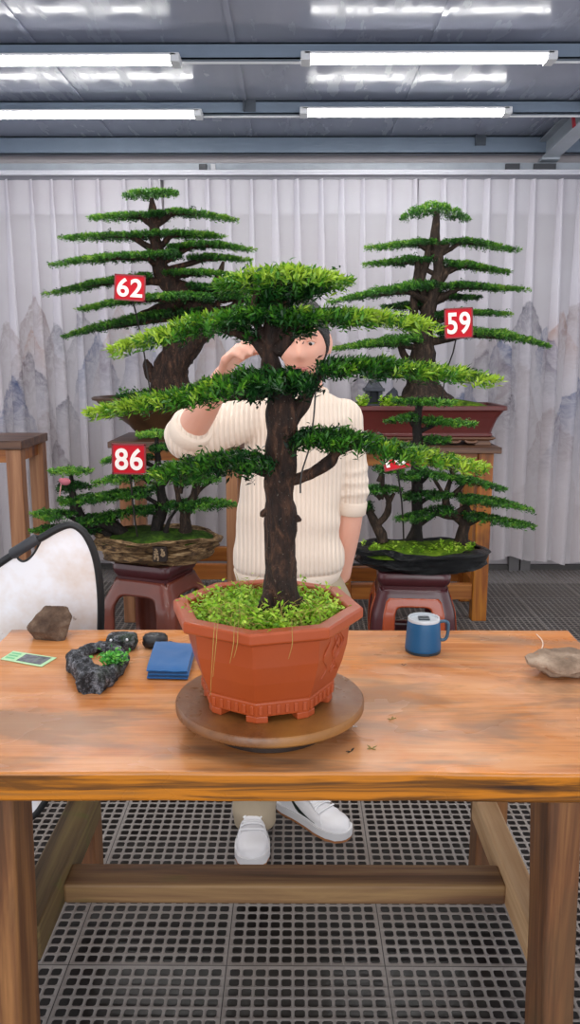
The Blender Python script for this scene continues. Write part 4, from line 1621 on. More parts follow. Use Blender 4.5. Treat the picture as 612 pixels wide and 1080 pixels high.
def rock_tray(parent, cxp, Y, x0, x1, ytop, zbot, mat, seed, ry=.2, ridge=.035, stretch=5.0, tip=0.0, foot=.70):
    m = mpp(Y, 580)
    a = (x1 - x0) / 2 * m
    c = W(cxp, ytop, Y)
    H = c.z - zbot
    def fn(p, an, r, z):
        u = z / H
        q = Vector((p.x * stretch * .8, p.y * stretch * .8, p.z * stretch * 6 + .25 * noise.noise(Vector((p.x * 6, p.y * 6, seed)))))
        d = ridge * (noise.noise(q + Vector((seed, 0, 0))) + .6 * noise.noise(q * 2.1) + .35 * abs(noise.noise(q * 4.3)))
        dirv = Vector((p.x - c.x, (p.y - Y), 0))
        if dirv.length > 1e-6:
            dirv.normalize()
        k = 1 if r > .05 and z >= 0 else .2
        rim = .013 * noise.noise(Vector((an * 2.5 if an < PI else (2 * PI - an) * 2.5, seed, 2))) * (1 if u > .7 else .3)
        return p + dirv * d * k + Vector((0, 0, (rim + .012 * noise.noise(q * .7) * k) * max(0, min(1, u * 4 - .1))))
    prof = [(.001, 0), (a * .50, 0), (a * foot, .0), (a * max(.77, foot + .05), H * .08), (a * max(.80, foot + .08), H * .16), (a * max(.83, foot + .085), H * .24), (a * max(.86, foot + .09), H * .33), (a * .89, H * .42), (a * .915, H * .50), (a * .93, H * .58), (a * .95, H * .66), (a * .97, H * .75), (a * .985, H * .84), (a * .99, H * .93), (a * .97, H * .99), (a * .93, H), (a * .89, H * .95), (a * .86, H * .86), (.001, H * .82)]
    mb = MB()
    mb.lathe(prof, (c.x, Y, zbot), 128, 1, ry / a, fn=fn)
    o = mb.build('tray', mat, parent, smooth=True, angle=70)
    return c, a, H


t = NT('brown_root_wood')
v = t.coord(scale=(1.2, 1.2, 6))
f = t.noise(v, 12, 7, .7, 1.0)
c_ = t.ramp(f, [(.34, '#1c140f'), (.46, '#63492f'), (.56, '#a08058'), (.70, '#c9ad86')])
t.bsdf(c_, .6, 0, t.bump(f, 1.0, .02), spec=.4)
M_['rootwood'] = t.m
t = NT('glossy_black_rock')
v = t.coord(scale=(1.5, 1.5, 6))
f = t.noise(v, 10, 6, .7, .8)
t.bsdf(t.ramp(f, [(.4, '#050607'), (.7, '#16181c')]), .26, 0, t.bump(f, 1.0, .03), spec=.5)
M_['blackrock'] = t.m

b86 = thing('bonsai', 'small forest bonsai numbered 86 in a brown gnarled root tray on a stool', 'bonsai', (W(165, 597, YG).x, YG, ztray))
c, a, H = rock_tray(b86, 166, YG, 97, 234, 562, ztray, M_['rootwood'], 3.3, .20, .055)
mb = MB()
mb.lathe([(a * .90, -.025), (a * .75, -.005), (a * .5, .012), (a * .2, .022), (.001, .024)], (c.x, YG, c.z - .004), 48, 1, .2 / a, fn=lambda p, an, r, z: p + Vector((0, 0, .022 * noise.noise(p * 8))), cap0=False)
mb.build('moss', M_['mossdark'], b86, smooth=True, angle=180)
# carved seal on the front: a square plaque with relief strokes
pl = W(170, 582.5, YG - .175)
m = mpp(YG - .18, 582)
mb = MB()
w_, h_ = 7.2 * m, 8.2 * m
yo = YG - .222
mb.box((pl.x - w_, yo, pl.z - h_), (pl.x + w_, yo + .08, pl.z + h_))
seal = mb.build('seal', plain('dark_seal_ground', '#2c1c14', .7, var=.3), b86, bevel=.004)
mb = MB()
strokes = [[(-.62, .62), (-.45, .75)], [(-.75, .35), (-.2, .45)], [(-.45, .75), (-.45, .1)], [(-.8, .05), (-.15, .12)], [(-.5, .05), (-.72, -.35), (-.66, -.65)], [(-.3, -.1), (-.2, -.5), (-.28, -.8)], [(-.55, -.3), (-.35, -.3)],
           [(.2, .7), (.55, .55)], [(.25, .35), (.75, .3)], [(.4, .55), (.35, .05), (.2, -.1)], [(.6, .25), (.72, -.05), (.45, -.2), (.4, .0)]]
for st in strokes:
    mb.tube([(pl.x + x * w_, yo - .001, pl.z + z * h_, .0042) for x, z in st], 6, sub=3)
mb.build('characters', plain('worn_relief', '#a48a6b', .7), seal, smooth=True)

P86L = [
    dict(pts=[(50, 493, 499), (62, 490, 501), (78, 489, 501), (90, 491, 500), (100, 494, 498)], w=.10, kind='dome', tone=(.6, .6)),
    dict(pts=[(72, 503, 514), (85, 506, 517), (98, 511, 516)], w=.08, at=(76, 522, 3), tone=(.0, .2)),
    dict(pts=[(78, 508, 520), (68, 510, 519), (57, 511, 514)], w=.08, at=(76, 522, 3), tone=(.1, .3)),
    dict(pts=[(78, 520, 534), (62, 523, 534)], w=.10, at=(78, 540, 3), tone=(.35, .5)),
    dict(pts=[(60, 522, 534), (85, 518, 535), (115, 515, 532), (140, 516, 528), (150, 519, 526)], w=.12, kind='dome', at=(85, 545, 3), tone=(.3, .4)),
    dict(pts=[(82, 533, 548), (60, 534, 548), (42, 535, 546), (29, 539, 545)], w=.12, at=(88, 552, 3), tone=(.2, .6)),
    dict(pts=[(84, 538, 556), (110, 536, 555), (135, 533, 552), (150, 533, 546)], w=.13, at=(90, 555, 3), tone=(.2, .4)),
    dict(pts=[(88, 548, 566), (60, 549, 564), (42, 552, 562), (30, 557, 563)], w=.12, at=(95, 560, 3), tone=(.1, .45)),
    dict(pts=[(85, 552, 566), (100, 551, 566), (112, 553, 564)], w=.10, at=(95, 560, 3), tone=(.0, .25)),
]
grow(b86, YG, [[(118, 566, 7), (105, 561, 7), (95, 556, 6), (86, 545, 5), (79, 530, 4), (76, 515, 3), (75, 500, 2)], [(132, 566, 7), (120, 556, 8), (108, 553, 6), (98, 554, 4)]], P86L, M_['leafback'], M_['barkblack'], seed=11, L=.017, Wd=.0065, dens=5200, k=8, wdef=.1, clump=.035)
P86M = [
    dict(pts=[(143, 455, 462), (155, 451, 463), (170, 450, 463), (184, 453, 462)], w=.11, kind='dome', tone=(.5, .5)),
    dict(pts=[(160, 466, 478), (175, 464, 480), (185, 468, 478)], w=.10, at=(168, 485, 3), tone=(.1, .3)),
    dict(pts=[(160, 476, 490), (140, 476, 488), (118, 478, 488), (105, 484, 490)], w=.11, at=(168, 495, 3), tone=(.1, .45)),
    dict(pts=[(166, 490, 508), (140, 492, 510), (115, 498, 514), (96, 507, 514)], w=.13, at=(168, 515, 3), tone=(.25, .5), dy=-.06),
    dict(pts=[(168, 492, 510), (190, 490, 508), (215, 492, 506)], w=.12, at=(170, 515, 3), tone=(.2, .4)),
    dict(pts=[(165, 508, 526), (140, 510, 528), (118, 514, 528), (100, 519, 527)], w=.13, at=(167, 532, 3), tone=(.2, .45), dy=-.05),
    dict(pts=[(166, 528, 544), (150, 529, 545), (132, 532, 544)], w=.12, at=(168, 545, 3), tone=(.15, .35)),
]
grow(b86, YG, [[(166, 568, 8), (165, 557, 7), (168, 545, 7), (172, 532, 6), (170, 518, 5), (168, 500, 4), (166, 480, 3), (165, 458, 2)], [(174, 568, 4, -.03), (178, 550, 2, -.03), (188, 535, 1.5, -.03)]], P86M, M_['leafback'], M_['barkblack'], seed=12, L=.017, Wd=.0065, dens=5200, k=8, wdef=.1, clump=.035)
P86R = [
    dict(pts=[(198, 524, 540), (180, 524, 540), (162, 528, 538)], w=.11, at=(196, 544, 3), tone=(.2, .4)),
    dict(pts=[(192, 523, 542), (215, 521, 542), (235, 523, 540), (251, 528, 538)], w=.12, at=(196, 544, 3), tone=(.2, .5)),
    dict(pts=[(196, 498, 515), (215, 497, 514), (235, 500, 512)], w=.12, at=(204, 520, 3), tone=(.2, .4)),
    dict(pts=[(198, 500, 514), (180, 500, 512)], w=.11, at=(190, 520, 3), tone=(.2, .4)),
]
grow(b86, YG, [[(194, 568, 8), (196, 556, 7), (195, 545, 6), (200, 532, 5), (206, 520, 4), (210, 508, 3)], [(196, 546, 4), (190, 532, 3), (187, 518, 3), (184, 508, 2)], [(206, 522, 3), (214, 514, 2), (222, 508, 2)]], P86R, M_['leafback'], M_['bark'], seed=13, L=.017, Wd=.0065, dens=5200, k=8, wdef=.1, clump=.035)
# pink bird-like charm hung on the little tree
p = W(69, 508, YG - .1)
r = thing('bird_ornament', 'tiny pink bird ornament perched on the left of the forest bonsai numbered 86', 'ornament', p)
mb = MB()
mb.ball((p.x, p.y, p.z), 1, 14, 10, (.026, .016, .018))
mb.ball((p.x - .02, p.y, p.z + .006), .012, 10, 8)
mb.build('body', plain('pink_felt', '#c06a78', .8), r, smooth=True)
mb = MB()
mb.tube([(p.x - .018, p.y, p.z, .003), (p.x - .026, p.y - .002, p.z - .04, .003), (p.x - .03, p.y - .002, p.z - .07, .002)], 6, sub=3)
mb.build('ribbon', plain('pale_pink_ribbon', '#d99a96', .7), r, smooth=True)

bR = thing('bonsai', 'small three-trunk grove bonsai in a glossy black rock tray on an orange-panelled stool', 'bonsai', (W(441, 605, YG).x, YG, ztrayR))
c, a, H = rock_tray(bR, 442, YG, 370, 514, 575, ztrayR, M_['blackrock'], 8.1, .21, .05, foot=.80)
mb = MB()
mb.lathe([(a * .90, -.025), (a * .75, -.0), (a * .5, .02), (a * .2, .034), (.001, .036)], (c.x, YG, c.z - .014), 48, 1, .21 / a, fn=lambda p, an, r, z: p + Vector((0, 0, .03 * noise.noise(p * 8))), cap0=False)
mb.build('moss', M_['moss'], bR, smooth=True, angle=180)
weeds(bR, 60, 21, lambda rng: ((lambda an, rr: (c.x + a * rr * math.cos(an), YG + .21 * rr * math.sin(an), c.z - .002))(rng.uniform(PI, 2 * PI), rng.uniform(.3, .85))), .03, M_['weed'], .016, .011)
PRM = [
    dict(pts=[(412, 419, 428), (430, 417, 429), (455, 418, 428), (484, 421, 427)], w=.11, kind='dome', tone=(.3, .5)),
    dict(pts=[(440, 432, 446), (425, 434, 447), (404, 441, 449)], w=.11, at=(441, 455, 3), tone=(.2, .4)),
    dict(pts=[(446, 438, 452), (465, 437, 452), (488, 441, 451), (508, 444, 449)], w=.11, at=(443, 455, 3), tone=(.3, .5)),
    dict(pts=[(446, 456, 470), (462, 457, 470), (478, 460, 469)], w=.11, at=(442, 475, 3), tone=(.2, .4)),
    dict(pts=[(444, 492, 508), (430, 494, 509), (418, 500, 508)], w=.11, at=(440, 512, 3), tone=(.15, .4), dy=-.05),
    dict(pts=[(443, 490, 506), (465, 494, 508), (482, 499, 507)], w=.11, at=(440, 512, 3), tone=(.2, .45), dy=-.05),
    dict(pts=[(445, 514, 528), (462, 515, 528), (482, 518, 526)], w=.11, at=(441, 532, 3), tone=(.15, .4), dy=-.05),
    dict(pts=[(442, 514, 530), (432, 516, 530), (422, 520, 528)], w=.11, at=(440, 532, 3), tone=(.15, .4), dy=-.05),
    dict(pts=[(478, 529, 542), (455, 532, 546), (430, 539, 549), (414, 544, 549)], w=.12, at=(445, 552, 3), tone=(.15, .4), dy=-.07),
]
grow(bR, YG, [[(440, 572, 7.5), (440, 555, 6.5), (440, 530, 6), (440, 500, 6), (441, 470, 5), (440, 450, 5), (442, 430, 4), (444, 418, 3)], [(430, 572, 4), (436, 560, 4), (439, 548, 3)]], PRM, M_['leafback'], M_['barkblack'], seed=14, L=.017, Wd=.0065, dens=5000, k=8, wdef=.1, clump=.035)
PRL = [
    dict(pts=[(395, 488, 502), (410, 487, 502), (428, 492, 502)], w=.10, at=(400, 508, 3), tone=(.2, .4)),
    dict(pts=[(400, 508, 521), (384, 508, 522), (372, 512, 520)], w=.10, at=(402, 526, 3), tone=(.2, .4)),
    dict(pts=[(400, 508, 522), (415, 509, 521), (426, 512, 520)], w=.10, at=(402, 526, 3), tone=(.2, .4)),
    dict(pts=[(392, 526, 538), (382, 526, 538), (374, 530, 536)], w=.09, at=(394, 540, 3), tone=(.05, .3)),
]
grow(bR, YG, [[(404, 572, 6), (401, 562, 6), (395, 550, 5), (388, 538, 4), (382, 530, 2)], [(398, 554, 4), (408, 542, 4), (410, 528, 3), (404, 516, 3), (404, 500, 2)], [(409, 532, 3), (416, 520, 2)]], PRL, M_['leafback'], M_['bark'], seed=15, L=.017, Wd=.0065, dens=5000, k=8, wdef=.1, clump=.035)
PRR = [
    dict(pts=[(482, 478, 492), (465, 480, 494), (450, 484, 493)], w=.10, at=(478, 500, 3), tone=(.2, .4)),
    dict(pts=[(478, 497, 512), (500, 499, 513), (520, 506, 516), (536, 513, 517)], w=.12, at=(478, 522, 3), tone=(.2, .45)),
    dict(pts=[(480, 517, 532), (505, 518, 533), (530, 523, 534), (550, 529, 537), (564, 535, 539)], w=.13, at=(482, 540, 3), tone=(.2, .5), dy=-.04),
    dict(pts=[(490, 536, 550), (515, 539, 551), (540, 544, 554), (567, 552, 557)], w=.12, at=(488, 556, 3), tone=(.2, .5), dy=-.06),
]
grow(bR, YG, [[(486, 574, 8), (488, 562, 7), (490, 553, 6), (482, 546, 5), (474, 538, 4), (470, 526, 4), (474, 510, 3), (480, 494, 2)], [(489, 553, 5), (494, 542, 4), (490, 530, 3), (484, 518, 3)], [(482, 546, 4), (470, 544, 3), (460, 542, 2)], [(472, 528, 3), (464, 515, 2), (458, 505, 2)]], PRR, M_['leafback'], M_['bark'], seed=16, L=.017, Wd=.0065, dens=5000, k=8, wdef=.1, clump=.035)

# signs
number_sign('62', 121, 153, 290.5, 316.5, Y62 - .42, 'red square sign with white numerals 62 beside the leaning tree', rot=math.radians(4), stick=[(150, 360, Y62 - .2), (160, 424, Y62 - .15)])
number_sign('59', 469.5, 498.5, 325.5, 356, Y59 - .36, 'red square sign with white numerals 59 against the straight trunk', rot=math.radians(-3), stick=[(478, 372, Y59 - .25), (470, 395, Y59 - .2), (466, 426, Y59 - .15)])
number_sign('86', 118.5, 153.5, 468.5, 500, YG - .20, 'red square sign with white numerals 86 above the root tray', rot=math.radians(1), stick=[(140, 530, YG - .15), (145, 566, YG - .1)])
number_sign('10', 404, 431, 472, 495, YG - .22, 'small tilted red sign half hidden by leaves above the black rock tray', rot=math.radians(-11), tilt=math.radians(-18), stick=[(424, 530, YG - .15), (426, 570, YG - .08)])

# ------------------------------------------------------------------ reflector behind the table
def RY(py):
    return 2.19 + .15 * (py - 553) / 330
out_px = [(-70, 640), (-20, 608), (0, 594), (18, 582), (31, 573), (44, 567), (60, 558), (73, 553.5), (82, 556), (91, 565), (99, 582), (104, 605), (106.5, 640), (105, 680), (99, 730), (88, 780), (70, 818), (48, 845), (36, 860), (10, 878), (-30, 884), (-80, 876), (-120, 830), (-130, 740), (-110, 680)]
O = [W(x, y, RY(y)) for x, y in out_px]
refl = thing('reflector', 'large white photo reflector with a black rim propped behind the table', 'reflector', (O[0].x + .3, 2.32, 0))
rimr = .0105
mb = MB()
mb.tube([(p.x, p.y, p.z, rimr) for p in O + O[:1]], 10, sub=5, cap=False)
mb.build('rim', M_['dark'], refl, smooth=True)
loop_px = [(16, 584), (20, 590), (25, 592), (31, 589), (37, 582), (43, 571)]
LP = [W(x, y, RY(y)) for x, y in loop_px]
mb = MB()
mb.tube([(p.x, p.y, p.z, .0035) for p in LP], 8, sub=4)
mb.build('hand_loop', M_['dark'], refl, smooth=True)
g0, g1 = W(12, 585, RY(580)), W(40, 567.5, RY(567))
mb = MB()
mb.tube([(g0.x, g0.y, g0.z, .012), (g0.x * .95 + g1.x * .05, g0.y, g0.z * .95 + g1.z * .05, .0155), (g0.x * .05 + g1.x * .95, g1.y, g0.z * .05 + g1.z * .95, .0155), (g1.x, g1.y, g1.z, .012)], 14)
mb.build('grip', plain('dark_grey_grip', '#34353a', .6, bump=.3), refl, smooth=True)
# fabric: outline fan with the loop cut out
poly_px = []
for (x, y) in out_px:
    if (x, y) in ((18, 582), (31, 573), (44, 567)):
        if (x, y) == (18, 582):
            poly_px += loop_px
        continue
    poly_px.append((x, y))
mb = MB()
F_ = [W(x, y, RY(y)) for x, y in poly_px]
nrm = Vector((0, -.004, 0))
mb.add([p + nrm * .5 for p in F_] + [p - nrm * .5 for p in F_], [tuple(range(len(F_))), tuple(range(2 * len(F_) - 1, len(F_) - 1, -1))] + [(i, (i + 1) % len(F_), (i + 1) % len(F_) + len(F_), i + len(F_)) for i in range(len(F_))])
t = NT('stained_white_fabric')
v = t.coord()
f = t.noise(v, 3.2, 5, .65)
cc_ = t.mix(t.ramp(f, [(.46, 0.0), (.68, .65)]), '#f2f1f5', '#cdaa84')
sp = t.ramp(t.noise(v, 38, 3, .7), [(.66, 0.0), (.74, .6)])
cc_ = t.mix(t.math('MULTIPLY', sp, t.ramp(f, [(.5, 0.0), (.6, 1.0)])), cc_, '#7d5c3c')
t.bsdf(cc_, .7, spec=.2)
mb.build('fabric', t.m, refl)

# ------------------------------------------------------------------ things on the table
t = NT('brown_grey_stone')
v = t.coord()
f = t.noise(v, 16, 7, .65)
t.bsdf(t.ramp(f, [(.3, '#33261e'), (.5, '#5a4638'), (.7, '#85715e')]), .75, 0, t.bump(t.math('ADD', f, t.noise(v, 90, 3)), .6, .008), spec=.3)
M_['stone'] = t.m
t = NT('warm_grey_stone')
v = t.coord()
f = t.noise(v, 12, 7, .65)
cc_ = t.ramp(f, [(.3, '#5c4a3c'), (.5, '#85705e'), (.7, '#b09a86')])
cc_ = t.mix(t.ramp(t.noise(v, 30, 3), [(.62, 0.0), (.72, .6)]), cc_, '#a8673c')
t.bsdf(cc_, .8, 0, t.bump(t.math('ADD', f, t.noise(v, 90, 3)), .6, .008), spec=.3)
M_['stone2'] = t.m

p = G(54, 673, TZ)
m = mpp(p.y, 670)
mb = MB()
R = Matrix.Rotation(.4, 4, 'Z')
rough_rock(mb, (p.x, p.y + .012, TZ), (.066, .050, .054), 11, flat=.15, amp=.10, freq=1.6, n=56, m=40, M=R)
tag(mb.build('rock', M_['stone'], smooth=True, angle=24), 'dark brown angular rock on the table in front of the white reflector', 'rock')

p = G(594, 712, TZ)
t_ = MB()
top = [(554, 692), (563, 688), (576, 692), (595, 691), (618, 694), (640, 700), (648, 708)]
rings = []
n = 44
Lx0, Lx1 = G(555, 712, TZ).x, G(650, 712, TZ).x
for k in range(26):
    u = k / 25
    x = Lx0 + (Lx1 - Lx0) * u
    wy = .060 * (math.sin(PI * min(1, u * .93 + .03)) ** .6) + .002
    zt = .052 * min(1, .75 + 1.2 * u) - .012 * u
    zbm = max(0.0, .030 - .13 * u) if u < .4 else max(0.0, (u - .75) * .08)
    ring = []
    for i in range(n):
        an = 2 * PI * i / n
        c_, s_ = math.cos(an), math.sin(an)
        yy = math.copysign(abs(c_) ** .6, c_) * wy * (1 if s_ > -.1 else .72)
        zz = (zt + zbm) / 2 + math.copysign(abs(s_) ** .55, s_) * (zt - zbm) / 2
        q = Vector((x * 26, yy * 26, zz * 26))
        d = .006 * noise.noise(q) + .003 * noise.noise(q * 2.7)
        ring.append((x + d * .5, p.y + .012 + yy + d + .018 * (u - .5), max(TZ, TZ + zz + d)))
    rings.append(ring)
t_.rings(rings)
tag(t_.build('rock', M_['stone2'], smooth=True, angle=28), 'flat warm grey rock on the table beyond the blue mug, cut by the photo edge', 'rock')

# card
pts = [G(x, y, TZ + .001) for x, y in ((0.5, 695.5), (14, 687), (60, 694), (44, 703.5))]
mb = MB()
card = None
mb.add([q for q in pts] + [q + Vector((0, 0, .0012)) for q in pts], [(3, 2, 1, 0), (4, 5, 6, 7), (0, 1, 5, 4), (1, 2, 6, 5), (2, 3, 7, 6), (3, 0, 4, 7)])
cd = thing('card', 'pale green printed card lying at the left end of the table', 'card', sum(pts, Vector()) / 4)
mb.build('sheet', plain('pale_green_card', '#b9e0b0', .5, var=.05), cd)
def lerpq(u, v):
    a = pts[1].lerp(pts[2], u)
    b = pts[0].lerp(pts[3], u)
    return b.lerp(a, v) + Vector((0, 0, .0016))
mb = MB()
mb.add([lerpq(.34, .12), lerpq(.92, .12), lerpq(.92, .90), lerpq(.34, .90)], [(0, 1, 2, 3)])
t = NT('dark_printed_picture')
f = t.noise(t.coord(), 60, 4, .6)
t.bsdf(t.ramp(f, [(.4, '#3f4a48'), (.55, '#6d6a78'), (.7, '#6f8a6a')]), .4)
mb.build('picture', t.m, cd)
mb = MB()
for k in range(3):
    mb.add([lerpq(.04, .2 + .25 * k), lerpq(.26, .2 + .25 * k), lerpq(.26, .34 + .25 * k), lerpq(.04, .34 + .25 * k)], [(0, 1, 2, 3)])
mb.build('green_band', plain('mint_print', '#6fc48a', .5), cd)

# rock planter: ring of porous black stone with a small fern
t = NT('porous_black_stone')
v = t.coord()
f = t.noise(v, 55, 7, .8)
cc_ = t.ramp(f, [(.36, '#0e0f11'), (.48, '#303136'), (.58, '#85878e'), (.72, '#bcbec4')])
mo = t.ramp(t.noise(v, 9, 4), [(.58, 0.0), (.68, .5)])
cc_ = t.mix(mo, cc_, '#2f4a22')
t.bsdf(cc_, .7, 0, t.bump(t.math('ADD', f, t.noise(v, 130, 3)), 1.0, .012), spec=.4)
M_['porous'] = t.m
rp = thing('rock_planter', 'black porous rockery stone with a little green plant beside the blue cloth', 'rock planter', G(105, 705, TZ))
mb = MB()
ringp = [(98, 727, 15), (90, 714, 13), (81, 701, 11), (90, 689, 7), (104, 684, 7), (120, 688, 8), (127, 699, 9), (119, 711, 10), (108, 720, 12)]
path = []
for x, y, r in ringp + ringp[:1]:
    g = G(x, y + 4, TZ)
    rr = r * mpp(g.y, y) * .95
    path.append((g.x, g.y, TZ + rr * .78, rr))
mb.tube(path, 26, sub=7, wob=.42, wscale=55, seed=4, cap=True)
mb.v = [(x, y, max(z, TZ)) for x, y, z in mb.v]
mb.build('ring_stone', M_['porous'], rp, smooth=True, angle=60)
mb = MB()
a, b = G(108, 690, TZ), G(143, 690, TZ)
gg = G(126, 687, TZ)
def slabfn():
    rings = []
    for k in range(14):
        u = k / 13
        x = a.x + (b.x - a.x) * u
        e = (1 - abs(2 * u - 1) ** 6) ** .5 * .98 + .02
        ring = []
        for i in range(20):
            an = 2 * PI * i / 20
            c_, s_ = math.cos(an), math.sin(an)
            q = Vector((x * 60, c_ * 2, s_ * 2))
            d = .003 * noise.noise(q)
            ring.append((x, gg.y + .02 + math.copysign(abs(c_) ** .4, c_) * .026 * e + d, max(TZ, TZ + .020 + math.copysign(abs(s_) ** .45, s_) * .020 * e + d)))
        rings.append(ring)
    return rings
mb.rings(slabfn())
sl_ = mb.build('flat_stone', M_['porous'], rp, smooth=True, angle=60)
mb = MB()
for px, py in ((117, 675), (134, 674.5)):
    q = G(px, py, TZ + .041)
    mb.ball((q.x, q.y, TZ + .0405), .0035, 10, 6)
mb.build('white_dot', M_['white_plastic'], sl_, smooth=True)
pp = G(121, 700, TZ + .03)
weeds(rp, 46, 31, lambda rng: (pp.x + rng.normal() * .011, pp.y + rng.normal() * .010, TZ + .030), .034, leaf_mat('fresh_fern_leaf', ('#14491c', '#2a7a2a', '#4fa83c', '#86cc5a'), .4), .013, .006, .9, 'plant')

# pouch
p = G(163, 684, TZ)
pch = thing('pouch', 'small crumpled black pouch on the table behind the blue cloth', 'pouch', (p.x, p.y, TZ))
mb = MB()
def pfn(d):
    return 1 + .10 * noise.noise(d * 3.0) + .07 * noise.noise(d * 7)
t2 = MB()
t2.ball((0, 0, 0), 1, 36, 24, fn=lambda d: pfn(d) / max(abs(d.x) ** 3 + abs(d.y) ** 3 + abs(d.z) ** 3, .2) ** (1 / 3))
mb.add([(p.x + v_[0] * .031, p.y + .014 + v_[1] * .026, max(TZ, TZ + .017 + v_[2] * .018)) for v_ in t2.v], t2.f)
mb.build('body', plain('black_soft_leather', '#1c1d20', .38, bump=.4, bscale=40, bdist=.006), pch, smooth=True, angle=180)
q = G(182, 681, TZ)
mb = MB()
mb.tube([(p.x + .025, p.y - .004, TZ + .010, .004), (q.x - .006, q.y + .004, TZ + .007, .0045), (q.x, q.y, TZ + .005, .003)], 8, sub=4)
mb.build('strap', M_['dark'], pch, smooth=True)

# folded cloth
c4 = [G(155, 717, TZ), G(198, 718, TZ), G(206, 688, TZ), G(165, 685, TZ)]
cl = thing('cloth', 'bright blue folded cloth on the table beside the octagonal pot', 'cloth', sum(c4, Vector()) / 4)
t = NT('blue_cotton')
v = t.coord()
t.bsdf(t.mix(t.noise(v, 12, 3), '#064a84', '#0d5f9c'), .85, 0, t.bump(t.noise(v, 420, 2), .4, .002), spec=.2, **{'Sheen Weight': .3})
M_['blue'] = t.m
for k in range(3):
    mb = MB()
    z0, th = TZ + .0005 + k * .0082, .0078
    sh = [(-.0, 0), (.002, .001), (-.001, .003)][k]
    n = 16
    rings = []
    for i in range(n + 1):
        u = i / n
        a, b = c4[0].lerp(c4[1], u), c4[3].lerp(c4[2], u)
        ring = []
        for j in range(12):
            f = j / 11
            q = a.lerp(b, f)
            wv = .0022 * noise.noise(Vector((q.x * 40, q.y * 40, k)))
            bul = .0012 * math.sin(PI * f)
            ring.append(Vector((q.x + sh[0], q.y + sh[1], z0 + th * (1 if 0 < j < 11 else .62) + wv + bul)))
        for j in range(11, -1, -1):
            f = j / 11
            q = a.lerp(b, f)
            ring.append(Vector((q.x + sh[0], q.y + sh[1], z0 + (0 if 0 < j < 11 else .38 * th) + (.0018 * noise.noise(Vector((q.x * 40, q.y * 40, k))) if k else 0))))
        rings.append(ring)
    mb.rings(rings)
    mb.build('fold', M_['blue'], cl, smooth=True, angle=60)

# mug
p = G(446, 693, TZ)
m = mpp(p.y, 680)
Rb = 19.2 * m
my = p.y + Rb
p = Vector((W(446, 690, my).x, my, TZ))
zt = W(446, 652, my).z
mg = thing('mug', 'blue metal mug with a clear lid on the right half of the table', 'mug', p)
h = zt - TZ
Rt = Rb * .90
M_['mugblue'] = plain('blue_powder_coat', '#06527f', .45, var=.06, bump=.12, bscale=600, bdist=.001, spec=.5)
mb = MB()
mb.lathe([(.001, 0), (Rb * .93, 0), (Rb * .97, .003), (Rb * .97, .006), (Rb, .008), (Rb, .012), (Rb * .985, h * .3), (Rt * 1.03, h * .72), (Rt, h - .006), (Rt * .985, h - .004), (Rt * .93, h - .004), (Rt * .92, h - .03), (.001, h - .03)], p, 56)
mb.build('body', M_['mugblue'], mg, smooth=True)
mb = MB()
mb.lathe([(Rt * .90, h - .006), (Rt * .99, h - .005), (Rt * 1.0, h - .001), (Rt * .97, h + .003), (Rt * .86, h + .003), (Rt * .84, h - .002), (.001, h - .002)], p, 56, cap0=True)
M_['lid'] = plain('clear_grey_lid', '#c3c8cd', .12, var=.05, spec=.6)
lid = mb.build('lid', M_['lid'], mg, smooth=True)
mb = MB()
mb.box((p.x - .014, p.y - .012, zt - .003), (p.x + .014, p.y + .012, zt + .003))
mb.build('slider', plain('dark_grey_slider', '#3d444b', .3), lid, bevel=.002)
mb = MB()
mb.lathe([(Rb * .96, 0), (Rb * .985, .001), (Rb * .99, .007), (Rb * .96, .007)], p, 48, cap0=False, cap1=False)
mb.build('foot_ring', plain('dark_foot', '#20303a', .4), mg, smooth=True)
mb = MB()
path = []
hp = [(Rt * .93, h * .90), (Rt + .010, h * .93), (Rt + .019, h * .88), (Rt + .021, h * .78), (Rt + .020, h * .55), (Rt + .016, h * .40), (Rt + .008, h * .35), (Rb * .96, h * .36)]
for i, (x, z) in enumerate(hp):
    path.append((p.x + x, p.y - .004, p.z + z, .0042))
mb.tube(path, 10, sub=4)
mb.build('handle', plain('slate_blue_handle', '#35586f', .4), mg, smooth=True)

# scraps on the table top
M_['scrap'] = plain('dry_leaf', '#8a7a2c', .7)
def scrap(px, py, L, seed, mat, label, kind='leaf_scrap', cat='leaf'):
    p = G(px, py, TZ)
    rg = random.Random(seed)
    mb = MB()
    a0 = rg.uniform(0, PI)
    for k in range(4):
        a = a0 + rg.uniform(-.9, .9) + (PI if k % 2 else 0)
        d = Vector((math.cos(a), math.sin(a), 0))
        s = Vector((-d.y, d.x, 0))
        q = Vector((p.x, p.y, TZ + .0012))
        z = Vector((0, 0, 1))
        vs = [q, q + d * L * .5 + s * L * .16 + z * .002, q + d * L + z * .003, q + d * L * .5 - s * L * .16 + z * .002]
        mb.add(vs + [u - z * .0009 for u in vs], [(0, 1, 2, 3), (7, 6, 5, 4), (0, 4, 5, 1), (1, 5, 6, 2), (2, 6, 7, 3), (3, 7, 4, 0)])
    return tag(mb.build(kind, mat), label, cat)
scrap(413, 759, .010, 1, M_['scrap'], 'small yellow leaf scrap right of the turntable')
scrap(392, 790, .012, 2, M_['scrap'], 'green and yellow clippings near the front edge of the table')
scrap(370, 793, .011, 3, plain('dark_clipping', '#2a2a1c', .7), 'dark twig clipping near the front edge, just right of the turntable', 'twig_scrap', 'twig')
scrap(426, 702, .006, 4, plain('brown_crumb', '#4a2f1c', .8), 'tiny dark crumb in front of the blue mug', 'bark_crumb', 'crumb')
scrap(374, 767, .007, 5, M_['white_plastic'], 'tiny white chip beside the turntable rim', 'white_chip', 'chip')
q = [G(x, y, TZ + .002) for x, y in ((566, 669), (571, 674), (573, 680), (570, 687))]
mb = MB()
mb.tube([(v_.x, v_.y, v_.z, .0016) for v_ in q], 6, sub=4)
